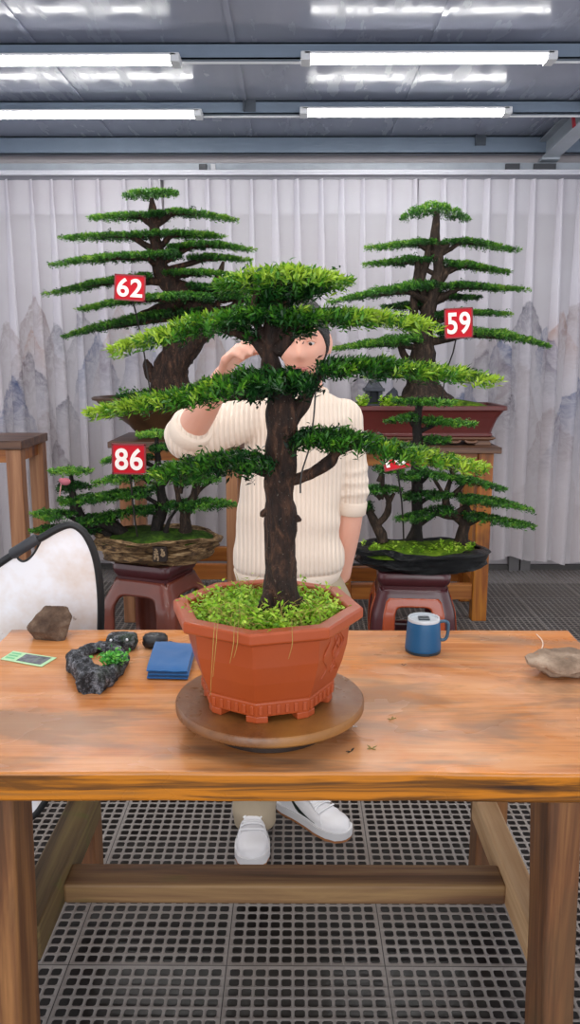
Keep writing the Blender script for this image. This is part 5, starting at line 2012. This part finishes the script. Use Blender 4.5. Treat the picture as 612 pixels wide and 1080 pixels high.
tag(mb.build('thread', plain('pale_thread', '#ecd2bd', .8), smooth=True), 'short pale curved thread on the table behind the warm grey rock', 'thread')
# ------------------------------------------------------------------ the person
YP = 2.52
per = thing('person', 'person in a cream ribbed sweater standing behind the table, one arm raised to the tree', 'person', (W(308, 620, YP).x, YP, 0))
HC = W(320, 361, 2.47)          # centre of the head
HR = Matrix.Translation(HC) @ Matrix.Rotation(math.radians(-8), 4, 'Z') @ Matrix.Rotation(math.radians(10), 4, 'X')


def ss(a, b, x):
    t = max(0.0, min(1.0, (x - a) / (b - a)))
    return t * t * (3 - 2 * t)


def head_pt(d, grow=0.0):
    x, y, z = d.x * .076, d.y * .097, d.z * .118
    low = ss(.0, -.118, z)
    x *= 1 - .30 * low * (1 if y < .02 else .6)
    if y > 0:
        y *= 1 - .32 * low
        z = z
    if y < 0:
        y += .012 * ss(-.02, .09, z) * 1.0
        g = lambda s, c, w: math.exp(-((s - c) / w) ** 2)
        fr = ss(-.02, -.07, y)
        y -= fr * .022 * g(x, 0, .011 + .006 * ss(-.0, -.03, z)) * (g(z, -.022, .016) + .45 * g(z, -.002, .018))
        for s in (-1, 1):
            y += fr * .010 * g(x, s * .031, .017) * g(z, .012, .013)
            y -= fr * .004 * g(x, s * .045, .02) * g(z, -.03, .022)
            y -= fr * .004 * g(x, s * .030, .022) * g(z, .032, .010)
        y -= fr * .006 * g(x, 0, .022) * (g(z, -.056, .006) + g(z, -.067, .007))
        y += fr * .003 * g(x, 0, .024) * g(z, -.0615, .003)
        y -= fr * .008 * g(x, 0, .024) * g(z, -.098, .016)
    v = Vector((x, y, z))
    return v * (1 + grow)


def remesh(mb, name, mat, parent, voxel, smooth=4, fac=.5):
    o = mb.build(name, mat, parent)
    md = o.modifiers.new('r', 'REMESH')
    md.mode = 'VOXEL'
    md.voxel_size = voxel
    s = o.modifiers.new('s', 'SMOOTH')
    s.iterations = smooth
    s.factor = fac
    apply_mods(o)
    o.data.polygons.foreach_set('use_smooth', [True] * len(o.data.polygons))
    return o


def limb(mb, pts, n=16, flat=1.0):
    mb.tube(pts, n, sub=4, flat=flat)
    for p in (pts[0], pts[-1]):
        mb.ball(p[:3], p[3], 14, 10)


def J(px, py, Y, r):
    p = W(px, py, Y)
    return (p.x, p.y, p.z, r)


def hand(mb, wrist, dirv, palm_n, side, curl=.5):
    """palm, four unequal bent fingers and a thumb; dirv along the fingers, palm_n out of the palm, side toward the thumb"""
    w = Vector(wrist)
    d = Vector(dirv).normalized()
    pn = Vector(palm_n)
    pn = (pn - d * pn.dot(d)).normalized()
    sd = d.cross(pn)
    if sd.dot(Vector(side)) < 0:
        sd = -sd
    for k in range(5):
        f = k / 4
        c = w + d * (.02 + .065 * f)
        for j in (-1, -.33, .33, 1):
            cc = c + sd * j * (.020 + .008 * f)
            mb.ball(cc, .0135, 10, 8)
    for i, (off, ln) in enumerate(((.027, .072), (.009, .082), (-.009, .076), (-.026, .060))):
        p = w + d * .088 + sd * off
        a = 0.0
        path = [tuple(p - d * .02) + (.0095,)]
        for j, (sg, r) in enumerate(((.45, .0088), (.30, .0080), (.25, .0068))):
            a += curl * (.55 + .25 * j + .05 * i)
            q = d * math.cos(a) + pn * math.sin(a)
            p = p + q * ln * sg
            path.append(tuple(p) + (r,))
        mb.tube(path, 10, sub=3)
        mb.ball(path[-1][:3], .0068, 10, 8)
    p0 = w + d * .025 + sd * .024
    p1 = p0 + (sd * .75 + d * .55 + pn * .35).normalized() * .038
    p2 = p1 + (sd * .25 + d * .8 + pn * .55).normalized() * .032
    p3 = p2 + (d * .75 + pn * .75 - sd * .1).normalized() * .026
    mb.tube([tuple(p0) + (.0125,), tuple(p1) + (.0105,), tuple(p2) + (.0092,), tuple(p3) + (.0075,)], 10, sub=3)
    mb.ball(p3, .0075, 10, 8)


# joints
shL, elL, wrL = J(268, 440, 2.50, .052), J(196, 462, 2.29, .043), J(236, 396, 2.12, .027)
shR, elR, wrR = J(361, 442, 2.52, .052), J(371, 520, 2.54, .042), J(361, 606, 2.56, .028)
hipL, hipR = J(284, 640, YP, .085), J(332, 640, YP + .01, .085)
ankL = (W(269, 860, 2.40).x, 2.40, .10)
ankR = (W(314, 842, 2.52).x, 2.52, .10)

body = MB()
tor = [(398, 308, 334, .050), (410, 302, 338, .060), (424, 276, 362, .085), (445, 264, 370, .105), (480, 262, 362, .112), (520, 260, 354, .108), (560, 258, 352, .110), (600, 258, 352, .118), (640, 262, 350, .118), (655, 272, 342, .10)]


def torso_rings(rows, grow, Y, nseg=40, e=.8):
    R = []
    for y, x0, x1, dy in rows:
        a, b = W(x0, y, Y), W(x1, y, Y)
        c = (a + b) / 2
        hx_, hy_ = (b.x - a.x) / 2 + grow, dy + grow
        ring = []
        for i in range(nseg):
            an = 2 * PI * i / nseg
            cs, sn = math.cos(an), math.sin(an)
            ring.append(Vector((c.x + math.copysign(abs(cs) ** e, cs) * hx_, Y + math.copysign(abs(sn) ** e, sn) * hy_, c.z)))
        R.append(ring)
    return R


body.rings(torso_rings(tor, -.018, YP))
# neck and head
nk0, nk1 = W(321, 418, 2.52), HC + Vector((0, .018, -.06))
limb(body, [tuple(nk0) + (.062,), tuple(nk0.lerp(nk1, .5)) + (.056,), tuple(nk1) + (.055,)])
hv = MB()
hv.ball((0, 0, 0), 1, 64, 48)
body.add([HR @ head_pt(Vector(p)) for p in hv.v], hv.f)
for s in (-1, 1):
    ev = MB()
    ev.ball((0, 0, 0), 1, 14, 10, (.007, .018, .031))
    body.add([HR @ (Vector((s * .077, .012 + p[1], -.008 + p[2])) + Vector((p[0] + s * p[1] * .3, 0, 0))) for p in ev.v], ev.f)
# arms
limb(body, [shL, tuple(Vector(shL[:3]).lerp(Vector(elL[:3]), .5)) + (.046,), elL])
limb(body, [elL, tuple(Vector(elL[:3]).lerp(Vector(wrL[:3]), .35)) + (.043,), wrL])
hd = Vector(W(249, 362, 2.03)) - Vector(wrL[:3])
hand(body, wrL[:3], hd, (.75, -.5, -.1), (.3, .2, 1), .55)
limb(body, [shR, tuple(Vector(shR[:3]).lerp(Vector(elR[:3]), .5)) + (.045,), elR])
limb(body, [elR, tuple(Vector(elR[:3]).lerp(Vector(wrR[:3]), .35)) + (.044,), wrR])
hand(body, wrR[:3], (-.12, .10, -1), (-.9, .1, .1), (0, -1, 0), .25)
# legs and feet
for hip, ank, fx in ((hipL, ankL, (-.02, -1)), (hipR, ankR, (.72, -.69))):
    kn = ((hip[0] + ank[0]) / 2, (hip[1] + ank[1]) / 2 - .03, .50)
    limb(body, [hip, (*[(hip[i] * .5 + kn[i] * .5) for i in range(3)], .078), kn + (.056,), (kn[0] * .6 + ank[0] * .4, kn[1] * .6 + ank[1] * .4 + .01, .36, .055), ank + (.038,)])
    f = Vector((fx[0], fx[1], 0)).normalized()
    a = Vector(ank)
    limb(body, [tuple(a + Vector((0, 0, -.045)) - f * .02) + (.030,), tuple(a + f * .035 + Vector((0, 0, -.052))) + (.026,), tuple(a + f * .085 + Vector((0, 0, -.060))) + (.016,)])
t = NT('skin')
v = t.coord()
t.bsdf(t.mix(t.noise(v, 10, 4), '#d49a84', '#e0ad98'), .5, 0, t.bump(t.noise(v, 300, 2), .08, .001), spec=.35, **{'Subsurface Weight': .12, 'Subsurface Radius': (.012, .005, .003), 'Subsurface Scale': 1.0})
M_['skin'] = t.m
bo = remesh(body, 'body', M_['skin'], per, .0055, 3)

# eyes, brows, lips and hair
M_['eye'] = plain('eye_white', '#e9e4df', .2)
M_['iris'] = plain('dark_iris', '#1b1210', .15)
M_['hair'] = plain('short_black_hair', '#15110f', .5, var=.3, scale=60, bump=.8, bscale=260, bdist=.006)
for s in (-1, 1):
    c = HR @ Vector((s * .031, -.0700, .012))
    mb = MB()
    mb.ball(c, .0125, 20, 14)
    e = mb.build('eye', M_['eye'], bo, smooth=True)
    ci = HR @ Vector((s * .031, -.0780, .0085))
    mb = MB()
    mb.ball(ci, .0062, 16, 10)
    mb.build('iris', M_['iris'], e, smooth=True)
    mb = MB()
    pts = [HR @ Vector((s * x, y, z)) for x, y, z in ((.017, -.080, .012), (.024, -.0825, .0185), (.032, -.083, .0195), (.040, -.080, .0175), (.046, -.074, .011))]
    mb.tube([tuple(p) + (r,) for p, r in zip(pts, (.002, .0045, .005, .0045, .002))], 8, sub=3)
    mb.build('eyelid', M_['skin'], bo, smooth=True)
    mb = MB()
    pts = [HR @ Vector((s * x, y, z)) for x, y, z in ((.014, -.0885, .030), (.026, -.0885, .036), (.038, -.083, .036), (.050, -.072, .030))]
    mb.tube([tuple(p) + (r,) for p, r in zip(pts, (.003, .0042, .004, .002))], 8, sub=3)
    mb.build('eyebrow', M_['hair'], bo, smooth=True)
mb = MB()
pts = [HR @ Vector((x, y, -.0615)) for x, y in ((-.024, -.086), (-.012, -.0955), (0, -.098), (.012, -.0955), (.024, -.086))]
mb.tube([tuple(p) + (r,) for p, r in zip(pts, (.002, .0052, .0058, .0052, .002))], 8, sub=3)
mb.build('lips', plain('lips', '#b0635c', .4), bo, smooth=True)
mb = MB()
hv = MB()
hv.ball((0, 0, 0), 1, 120, 90)
vs = []
for p in hv.v:
    d = Vector(p)
    q = head_pt(d)
    line = .062 + .02 * math.cos(q.x * 60) if q.y < 0 else .0
    front = ss(-.075, .0, q.y)                  # 0 at the face, 1 behind the ears
    lim = (.060 + .007 * noise.noise(Vector((q.x * 90, 1, 0)))) * (1 - front) + -.055 * front    # hairline height
    cover = ss(lim - .012, lim + .006, q.z)
    k = 1.0 + (.045 + .045 * ss(.03, .11, q.z)) * cover - .10 * (1 - cover)
    k += .022 * noise.noise(d * 11) * cover + .022 * noise.noise(Vector((d.x * 34, d.y * 34, d.z * 14))) * cover
    vs.append(HR @ (q * k))
mb.add(vs, hv.f)
mb.build('hair', M_['hair'], bo, smooth=True, angle=180)

# sweater
t = NT('cream_ribbed_knit')
v = t.coord()
wv = t.n('ShaderNodeTexWave', wave_type='BANDS', bands_direction='X', wave_profile='SIN')
wv.inputs['Scale'].default_value = 23
wv.inputs['Distortion'].default_value = 1.2
wv.inputs['Detail'].default_value = 1.0
wv.inputs['Detail Scale'].default_value = .35
t.l(v, wv.inputs['Vector'])
kn = t.noise(t.coord(scale=(1, 1, .5)), 320, 2)
cc_ = t.mix(t.noise(v, 5, 3), '#e2d0be', '#ecdccc')
cc_ = t.mix(t.ramp(wv.outputs['Fac'], [(.02, .35), (.22, 0.0)]), cc_, '#b9a48e')
t.bsdf(cc_, .9, 0, t.bump(t.math('ADD', wv.outputs['Fac'], t.math('MULTIPLY', kn, .25)), .55, .006), spec=.15, **{'Sheen Weight': .15})
M_['knit'] = t.m
sw = MB()
swr = [(407, 304, 337, .062), (414, 292, 346, .078), (424, 273, 364, .098), (440, 262, 372, .118), (480, 257, 366, .128), (520, 253, 359, .126), (555, 249, 358, .132), (580, 246, 362, .142), (594, 246, 362, .146), (599, 249, 359, .134), (604, 250, 356, .128), (611, 252, 354, .128)]
sw.rings(torso_rings(swr, 0, YP, 48))
def lerpj(a, b, f, r):
    p = Vector(a[:3]).lerp(Vector(b[:3]), f)
    return (p.x, p.y, p.z, r)
limb(sw, [shL[:3] + (.066,), lerpj(shL, elL, .5, .066), lerpj(shL, elL, .8, .066), elL[:3] + (.062,), lerpj(elL, wrL, .12, .058)])
limb(sw, [shR[:3] + (.064,), lerpj(shR, elR, .45, .058), lerpj(shR, elR, .8, .056), elR[:3] + (.054,), lerpj(elR, wrR, .14, .050)])
# soft creases where the sleeves bunch
for a, b, f0, f1, n_, r_ in ((shR, elR, .45, 1.0, 4, .057), (shL, elL, .35, .95, 4, .066)):
    for k in range(n_):
        f = f0 + (f1 - f0) * k / (n_ - 1)
        p = Vector(a[:3]).lerp(Vector(b[:3]), f)
        ax = (Vector(b[:3]) - Vector(a[:3])).normalized()
        u = ax.cross(Vector((.2, 1, .3))).normalized()
        w2 = ax.cross(u)
        path = []
        for i in range(13):
            an = 2 * PI * i / 12
            q = p + (u * math.cos(an) + w2 * math.sin(an)) * (r_ - .004) + ax * .012 * math.sin(an + k)
            path.append(tuple(q) + (.0085,))
        sw.tube(path, 8, sub=2)
so = remesh(sw, 'sweater', M_['knit'], per, .006, 5)
# blousing folds pushed into the cloth
me = so.data
off = per.location
for vtx in me.vertices:
    w_ = vtx.co + off
    d = Vector((vtx.co.x, vtx.co.y, 0))
    if d.length < 1e-5:
        continue
    d.normalize()
    zz = w_.z
    lowf = ss(1.25, .98, zz)
    wr = noise.noise(Vector((w_.x * 4 + zz * 7, w_.y * 4, zz * 13))) * .010 * lowf + noise.noise(Vector((w_.x * 9, w_.y * 9, zz * 8))) * .006
    vtx.co += d * wr
# hem band, collar and cuffs
M_['knitband'] = plain('cream_knit_band', '#e6d5c4', .9, var=.06, bump=.4, bscale=260, spec=.15)
mb = MB()
hb = torso_rings([(597, 249, 359, .132), (599, 247.5, 360.5, .138), (606, 249.5, 357.5, .135), (612, 251, 355, .132), (613, 253, 353, .126)], .002, YP, 48)
mb.rings(hb, False, False)
mb.build('hem_band', M_['knitband'], so, smooth=True, angle=80, solid=.006)
mb = MB()
nb = W(321, 415, 2.52)
mb.tube([(nb.x + .067 * math.cos(2 * PI * i / 20), nb.y - .004 + .070 * math.sin(2 * PI * i / 20), nb.z + .010 * math.sin(2 * PI * i / 20) + .006, .009) for i in range(21)], 10, cap=False)
mb.build('collar', M_['knitband'], so, smooth=True)
for a, b, f0, r_ in ((elR, wrR, .17, .0505), (elL, wrL, .15, .0585)):
    mb = MB()
    ax = (Vector(b[:3]) - Vector(a[:3])).normalized()
    p = Vector(a[:3]).lerp(Vector(b[:3]), f0)
    mb.tube([tuple(p - ax * .026) + (r_ * .98,), tuple(p - ax * .02) + (r_ + .003,), tuple(p + ax * .016) + (r_ + .002,), tuple(p + ax * .020) + (r_ - .003,)], 24)
    mb.build('cuff', M_['knitband'], so, smooth=True, angle=60)

# trousers
t = NT('khaki_cotton')
v = t.coord()
f = t.noise(v, 6, 4)
t.bsdf(t.mix(f, '#9c8d78', '#b3a48d'), .85, 0, t.bump(t.math('ADD', t.noise(v, 14, 3), t.math('MULTIPLY', t.noise(v, 500, 1), .15)), .35, .012), spec=.2)
M_['khaki'] = t.m
pa = MB()
pa.rings(torso_rings([(596, 254, 352, .118), (612, 250, 362, .130), (630, 247, 371, .135), (655, 248, 370, .135), (672, 256, 362, .12)], 0, YP, 44))
for hip, ank, cz in ((hipL, ankL, .028), (hipR, ankR, .075)):
    kn = ((hip[0] + ank[0]) / 2, (hip[1] + ank[1]) / 2 - .03, .50)
    pa.tube([hip[:3] + (.098,), (*[(hip[i] * .5 + kn[i] * .5) for i in range(3)], .100), kn + (.082,), (kn[0] * .5 + ank[0] * .5, kn[1] * .5 + ank[1] * .5, .30, .075), (ank[0], ank[1] + .005, cz + .08, .070), (ank[0], ank[1] + .0, cz, .068)], 24, sub=5)
po = remesh(pa, 'trousers', M_['khaki'], per, .007, 4)
for vtx in po.data.vertices:
    w_ = vtx.co + off
    d = Vector((vtx.co.x, vtx.co.y, 0))
    if w_.z < .6:
        k = noise.noise(Vector((w_.x * 5, w_.y * 5, w_.z * 18))) * .009
        vtx.co.y += k
        vtx.co.x += k * .4

# shoes
M_['shoewhite'] = plain('white_leather', '#e6e4e6', .4, var=.05, bump=.1)
M_['shoesole'] = plain('white_midsole', '#dcdadb', .5, var=.05)
M_['gum'] = plain('gum_outsole', '#a86f45', .6)
M_['swoosh'] = plain('dark_green_mark', '#16241f', .5)
M_['lace'] = plain('white_lace', '#f0eff0', .8)
PW = [(0, .022), (.03, .031), (.12, .038), (.3, .037), (.5, .041), (.68, .049), (.82, .049), (.92, .040), (.975, .024), (1.0, .006)]
PH = [(0, .040), (.03, .062), (.12, .076), (.28, .074), (.40, .070), (.52, .060), (.65, .044), (.78, .036), (.88, .034), (.95, .027), (1.0, .008)]


def interp(tab, u):
    for (a, x), (b, y) in zip(tab[:-1], tab[1:]):
        if u <= b:
            t = (u - a) / (b - a)
            t = t * t * (3 - 2 * t) * .5 + t * .5
            return x + (y - x) * t
    return tab[-1][1]


def shoe(label_nm, toe, heel):
    toe, heel = Vector(toe), Vector(heel)
    f = (toe - heel)
    L = f.length
    f.normalize()
    s = Vector((f.y, -f.x, 0))
    r = bpy.data.objects.new('shoe', None)
    C.objects.link(r)
    r.parent = per
    r.location = heel - per.location
    SZ = .030
    def P(u, a, grow=0.0):
        """a in [0,pi] over the upper"""
        w, h = interp(PW, u) + grow, interp(PH, u) + grow
        cs, sn = math.cos(a), math.sin(a)
        x = math.copysign(abs(cs) ** .62, cs) * w * (1 - .20 * sn * sn if u < .6 else 1)
        z = abs(sn) ** .75 * h
        return heel + f * (u * L) + s * x + Vector((0, 0, SZ + z))
    mb = MB()
    us = [0, .01, .03, .07, .12, .2, .28, .36, .44, .52, .6, .66, .72, .78, .84, .89, .93, .96, .98, .995, 1.0]
    mb.rings([[P(u, PI * i / 20) for i in range(21)] for u in us], closed=True)
    mb.build('upper', M_['shoewhite'], r, smooth=True, angle=50)
    def outline(g, z0, z1, mat, nm):
        pl = []
        for u in us:
            w = interp(PW, u) + g
            pl.append((u, w))
        ring = [heel + f * (u * L + (g if u > .9 else -g if u < .1 else 0)) + s * w for u, w in pl] + [heel + f * (u * L + (g if u > .9 else -g if u < .1 else 0)) - s * w for u, w in reversed(pl)]
        mb = MB()
        mb.rings([[q + Vector((0, 0, z)) for q in ring] for z in (z0, z0 + .003, z1 - .003, z1)])
        return mb.build(nm, mat, r, smooth=True, angle=40)
    outline(.004, .0, .009, M_['gum'], 'outsole')
    outline(.0055, .009, .033, M_['shoesole'], 'midsole')
    # toe cap edge and eyestay
    mb = MB()
    mb.tube([tuple(P(.80 - .10 * math.sin(PI * i / 16), PI * i / 16, .0004)) + (.0014,) for i in range(17)], 6)
    for sg in (0, 1):
        mb.tube([tuple(P(u, (PI / 2 - .62 + .1 * (u - .4)) if sg else (PI / 2 + .62 - .1 * (u - .4)), .0004)) + (.0014,) for u in (.36, .42, .48, .54, .60, .66, .70)], 6, sub=2)
    mb.build('stitched_edge', M_['shoewhite'], r, smooth=True)
    mb = MB()
    rings = []
    for k in range(6):
        u = .26 + .07 * k
        rings.append([P(u, PI / 2 + .55 * (i - 4) / 4, .004 + (.022 if k == 0 else .012 if k == 1 else .002) * (1 - abs(i - 4) / 6)) for i in range(9)])
    mb.rings(rings, False, False, closed=False)
    mb.build('tongue', M_['shoewhite'], r, smooth=True, solid=.004)
    for k in range(6):
        u = .43 + .050 * k
        mb = MB()
        mb.tube([tuple(P(u + .016 * math.sin(PI * i / 8) * (1 if k % 2 else -1), PI / 2 - .60 + 1.2 * i / 8, .0055)) + (.0030,) for i in range(9)], 8)
        mb.build('lace', M_['lace'], r, smooth=True)
    mb = MB()
    for sg in (-1, 1):
        mb.tube([tuple(P(.42, PI / 2, .008)) + (.0026,), tuple(P(.40, PI / 2 + sg * .3, .016)) + (.0026,), tuple(P(.45, PI / 2 + sg * .5, .010)) + (.0026,), tuple(P(.44, PI / 2 + sg * .1, .009)) + (.0026,)], 8, sub=4)
    mb.build('lace', M_['lace'], r, smooth=True)
    # curved check mark on both sides
    top = [(.60, .10), (.50, .30), (.42, .42), (.36, .55), (.34, .70)]
    ctr = [(.16, .86), (.24, .62), (.32, .46), (.40, .34), (.50, .24), (.60, .18), (.66, .20)]
    lowr = [(.18, .84), (.25, .52), (.33, .26), (.39, .16), (.46, .16), (.56, .19), (.66, .215)]
    for sg in (0, 1):
        rows = []
        for (u0, h0), (u1, h1) in zip(ctr, lowr):
            row = []
            for (u, hh) in ((u0, h0), ((u0 + u1) / 2, (h0 + h1) / 2), (u1, h1)):
                a = math.asin(min(.99, hh ** (1 / .75)))
                row.append(P(u, a if sg else PI - a, .0014))
            rows.append(row)
        mb = MB()
        mb.rings(rows, False, False, closed=False)
        mb.build('check_mark', M_['swoosh'], r, solid=.0016)
    return r


toe1 = G(266, 916, .0)
shoe('shoe', toe1, (ankL[0] - .01, toe1.y + .285, 0))
toe2 = G(366, 886, .0)
hl2 = Vector((toe2.x - .205, toe2.y + .195, 0))
shoe('shoe', toe2, hl2)
# ------------------------------------------------------------------ light
def area(name, loc, size, energy, color=(1, .98, .95), rot=(0, 0, 0), shape='RECTANGLE', spread=PI):
    l = bpy.data.lights.new(name, 'AREA')
    l.shape = shape
    l.size, l.size_y = size
    l.energy = energy
    l.color = color
    l.spread = spread
    o = bpy.data.objects.new(name, l)
    o.location = loc
    o.rotation_euler = rot
    C.objects.link(o)
    return o


# the lit tubes above the frame, same rows as the visible ones
for Yq in (3.2, 2.35, 1.5, .6):
    for xq in (-.82, .78):
        area('ceiling_tube', (xq, Yq, 2.80), (1.15, .06), 7)
# daylight from the open front of the shed behind the camera
area('daylight', (0, -2.6, 1.9), (5.5, 2.4), 90, (.95, .97, 1.0), (math.radians(84), 0, 0))

w = bpy.data.worlds.new('overcast')
w.use_nodes = True
w.node_tree.nodes['Background'].inputs['Color'].default_value = (.93, .95, 1.0, 1)
w.node_tree.nodes['Background'].inputs['Strength'].default_value = 1.15
sc.world = w
sc.view_settings.view_transform = 'Standard'
sc.view_settings.look = 'None'
sc.view_settings.gamma = 1
sc.view_settings.exposure = 0.3
sc.view_settings.use_curve_mapping = False
sc.cycles.max_bounces = 10
sc.cycles.transparent_max_bounces = 24
sc.cycles.use_denoising = True
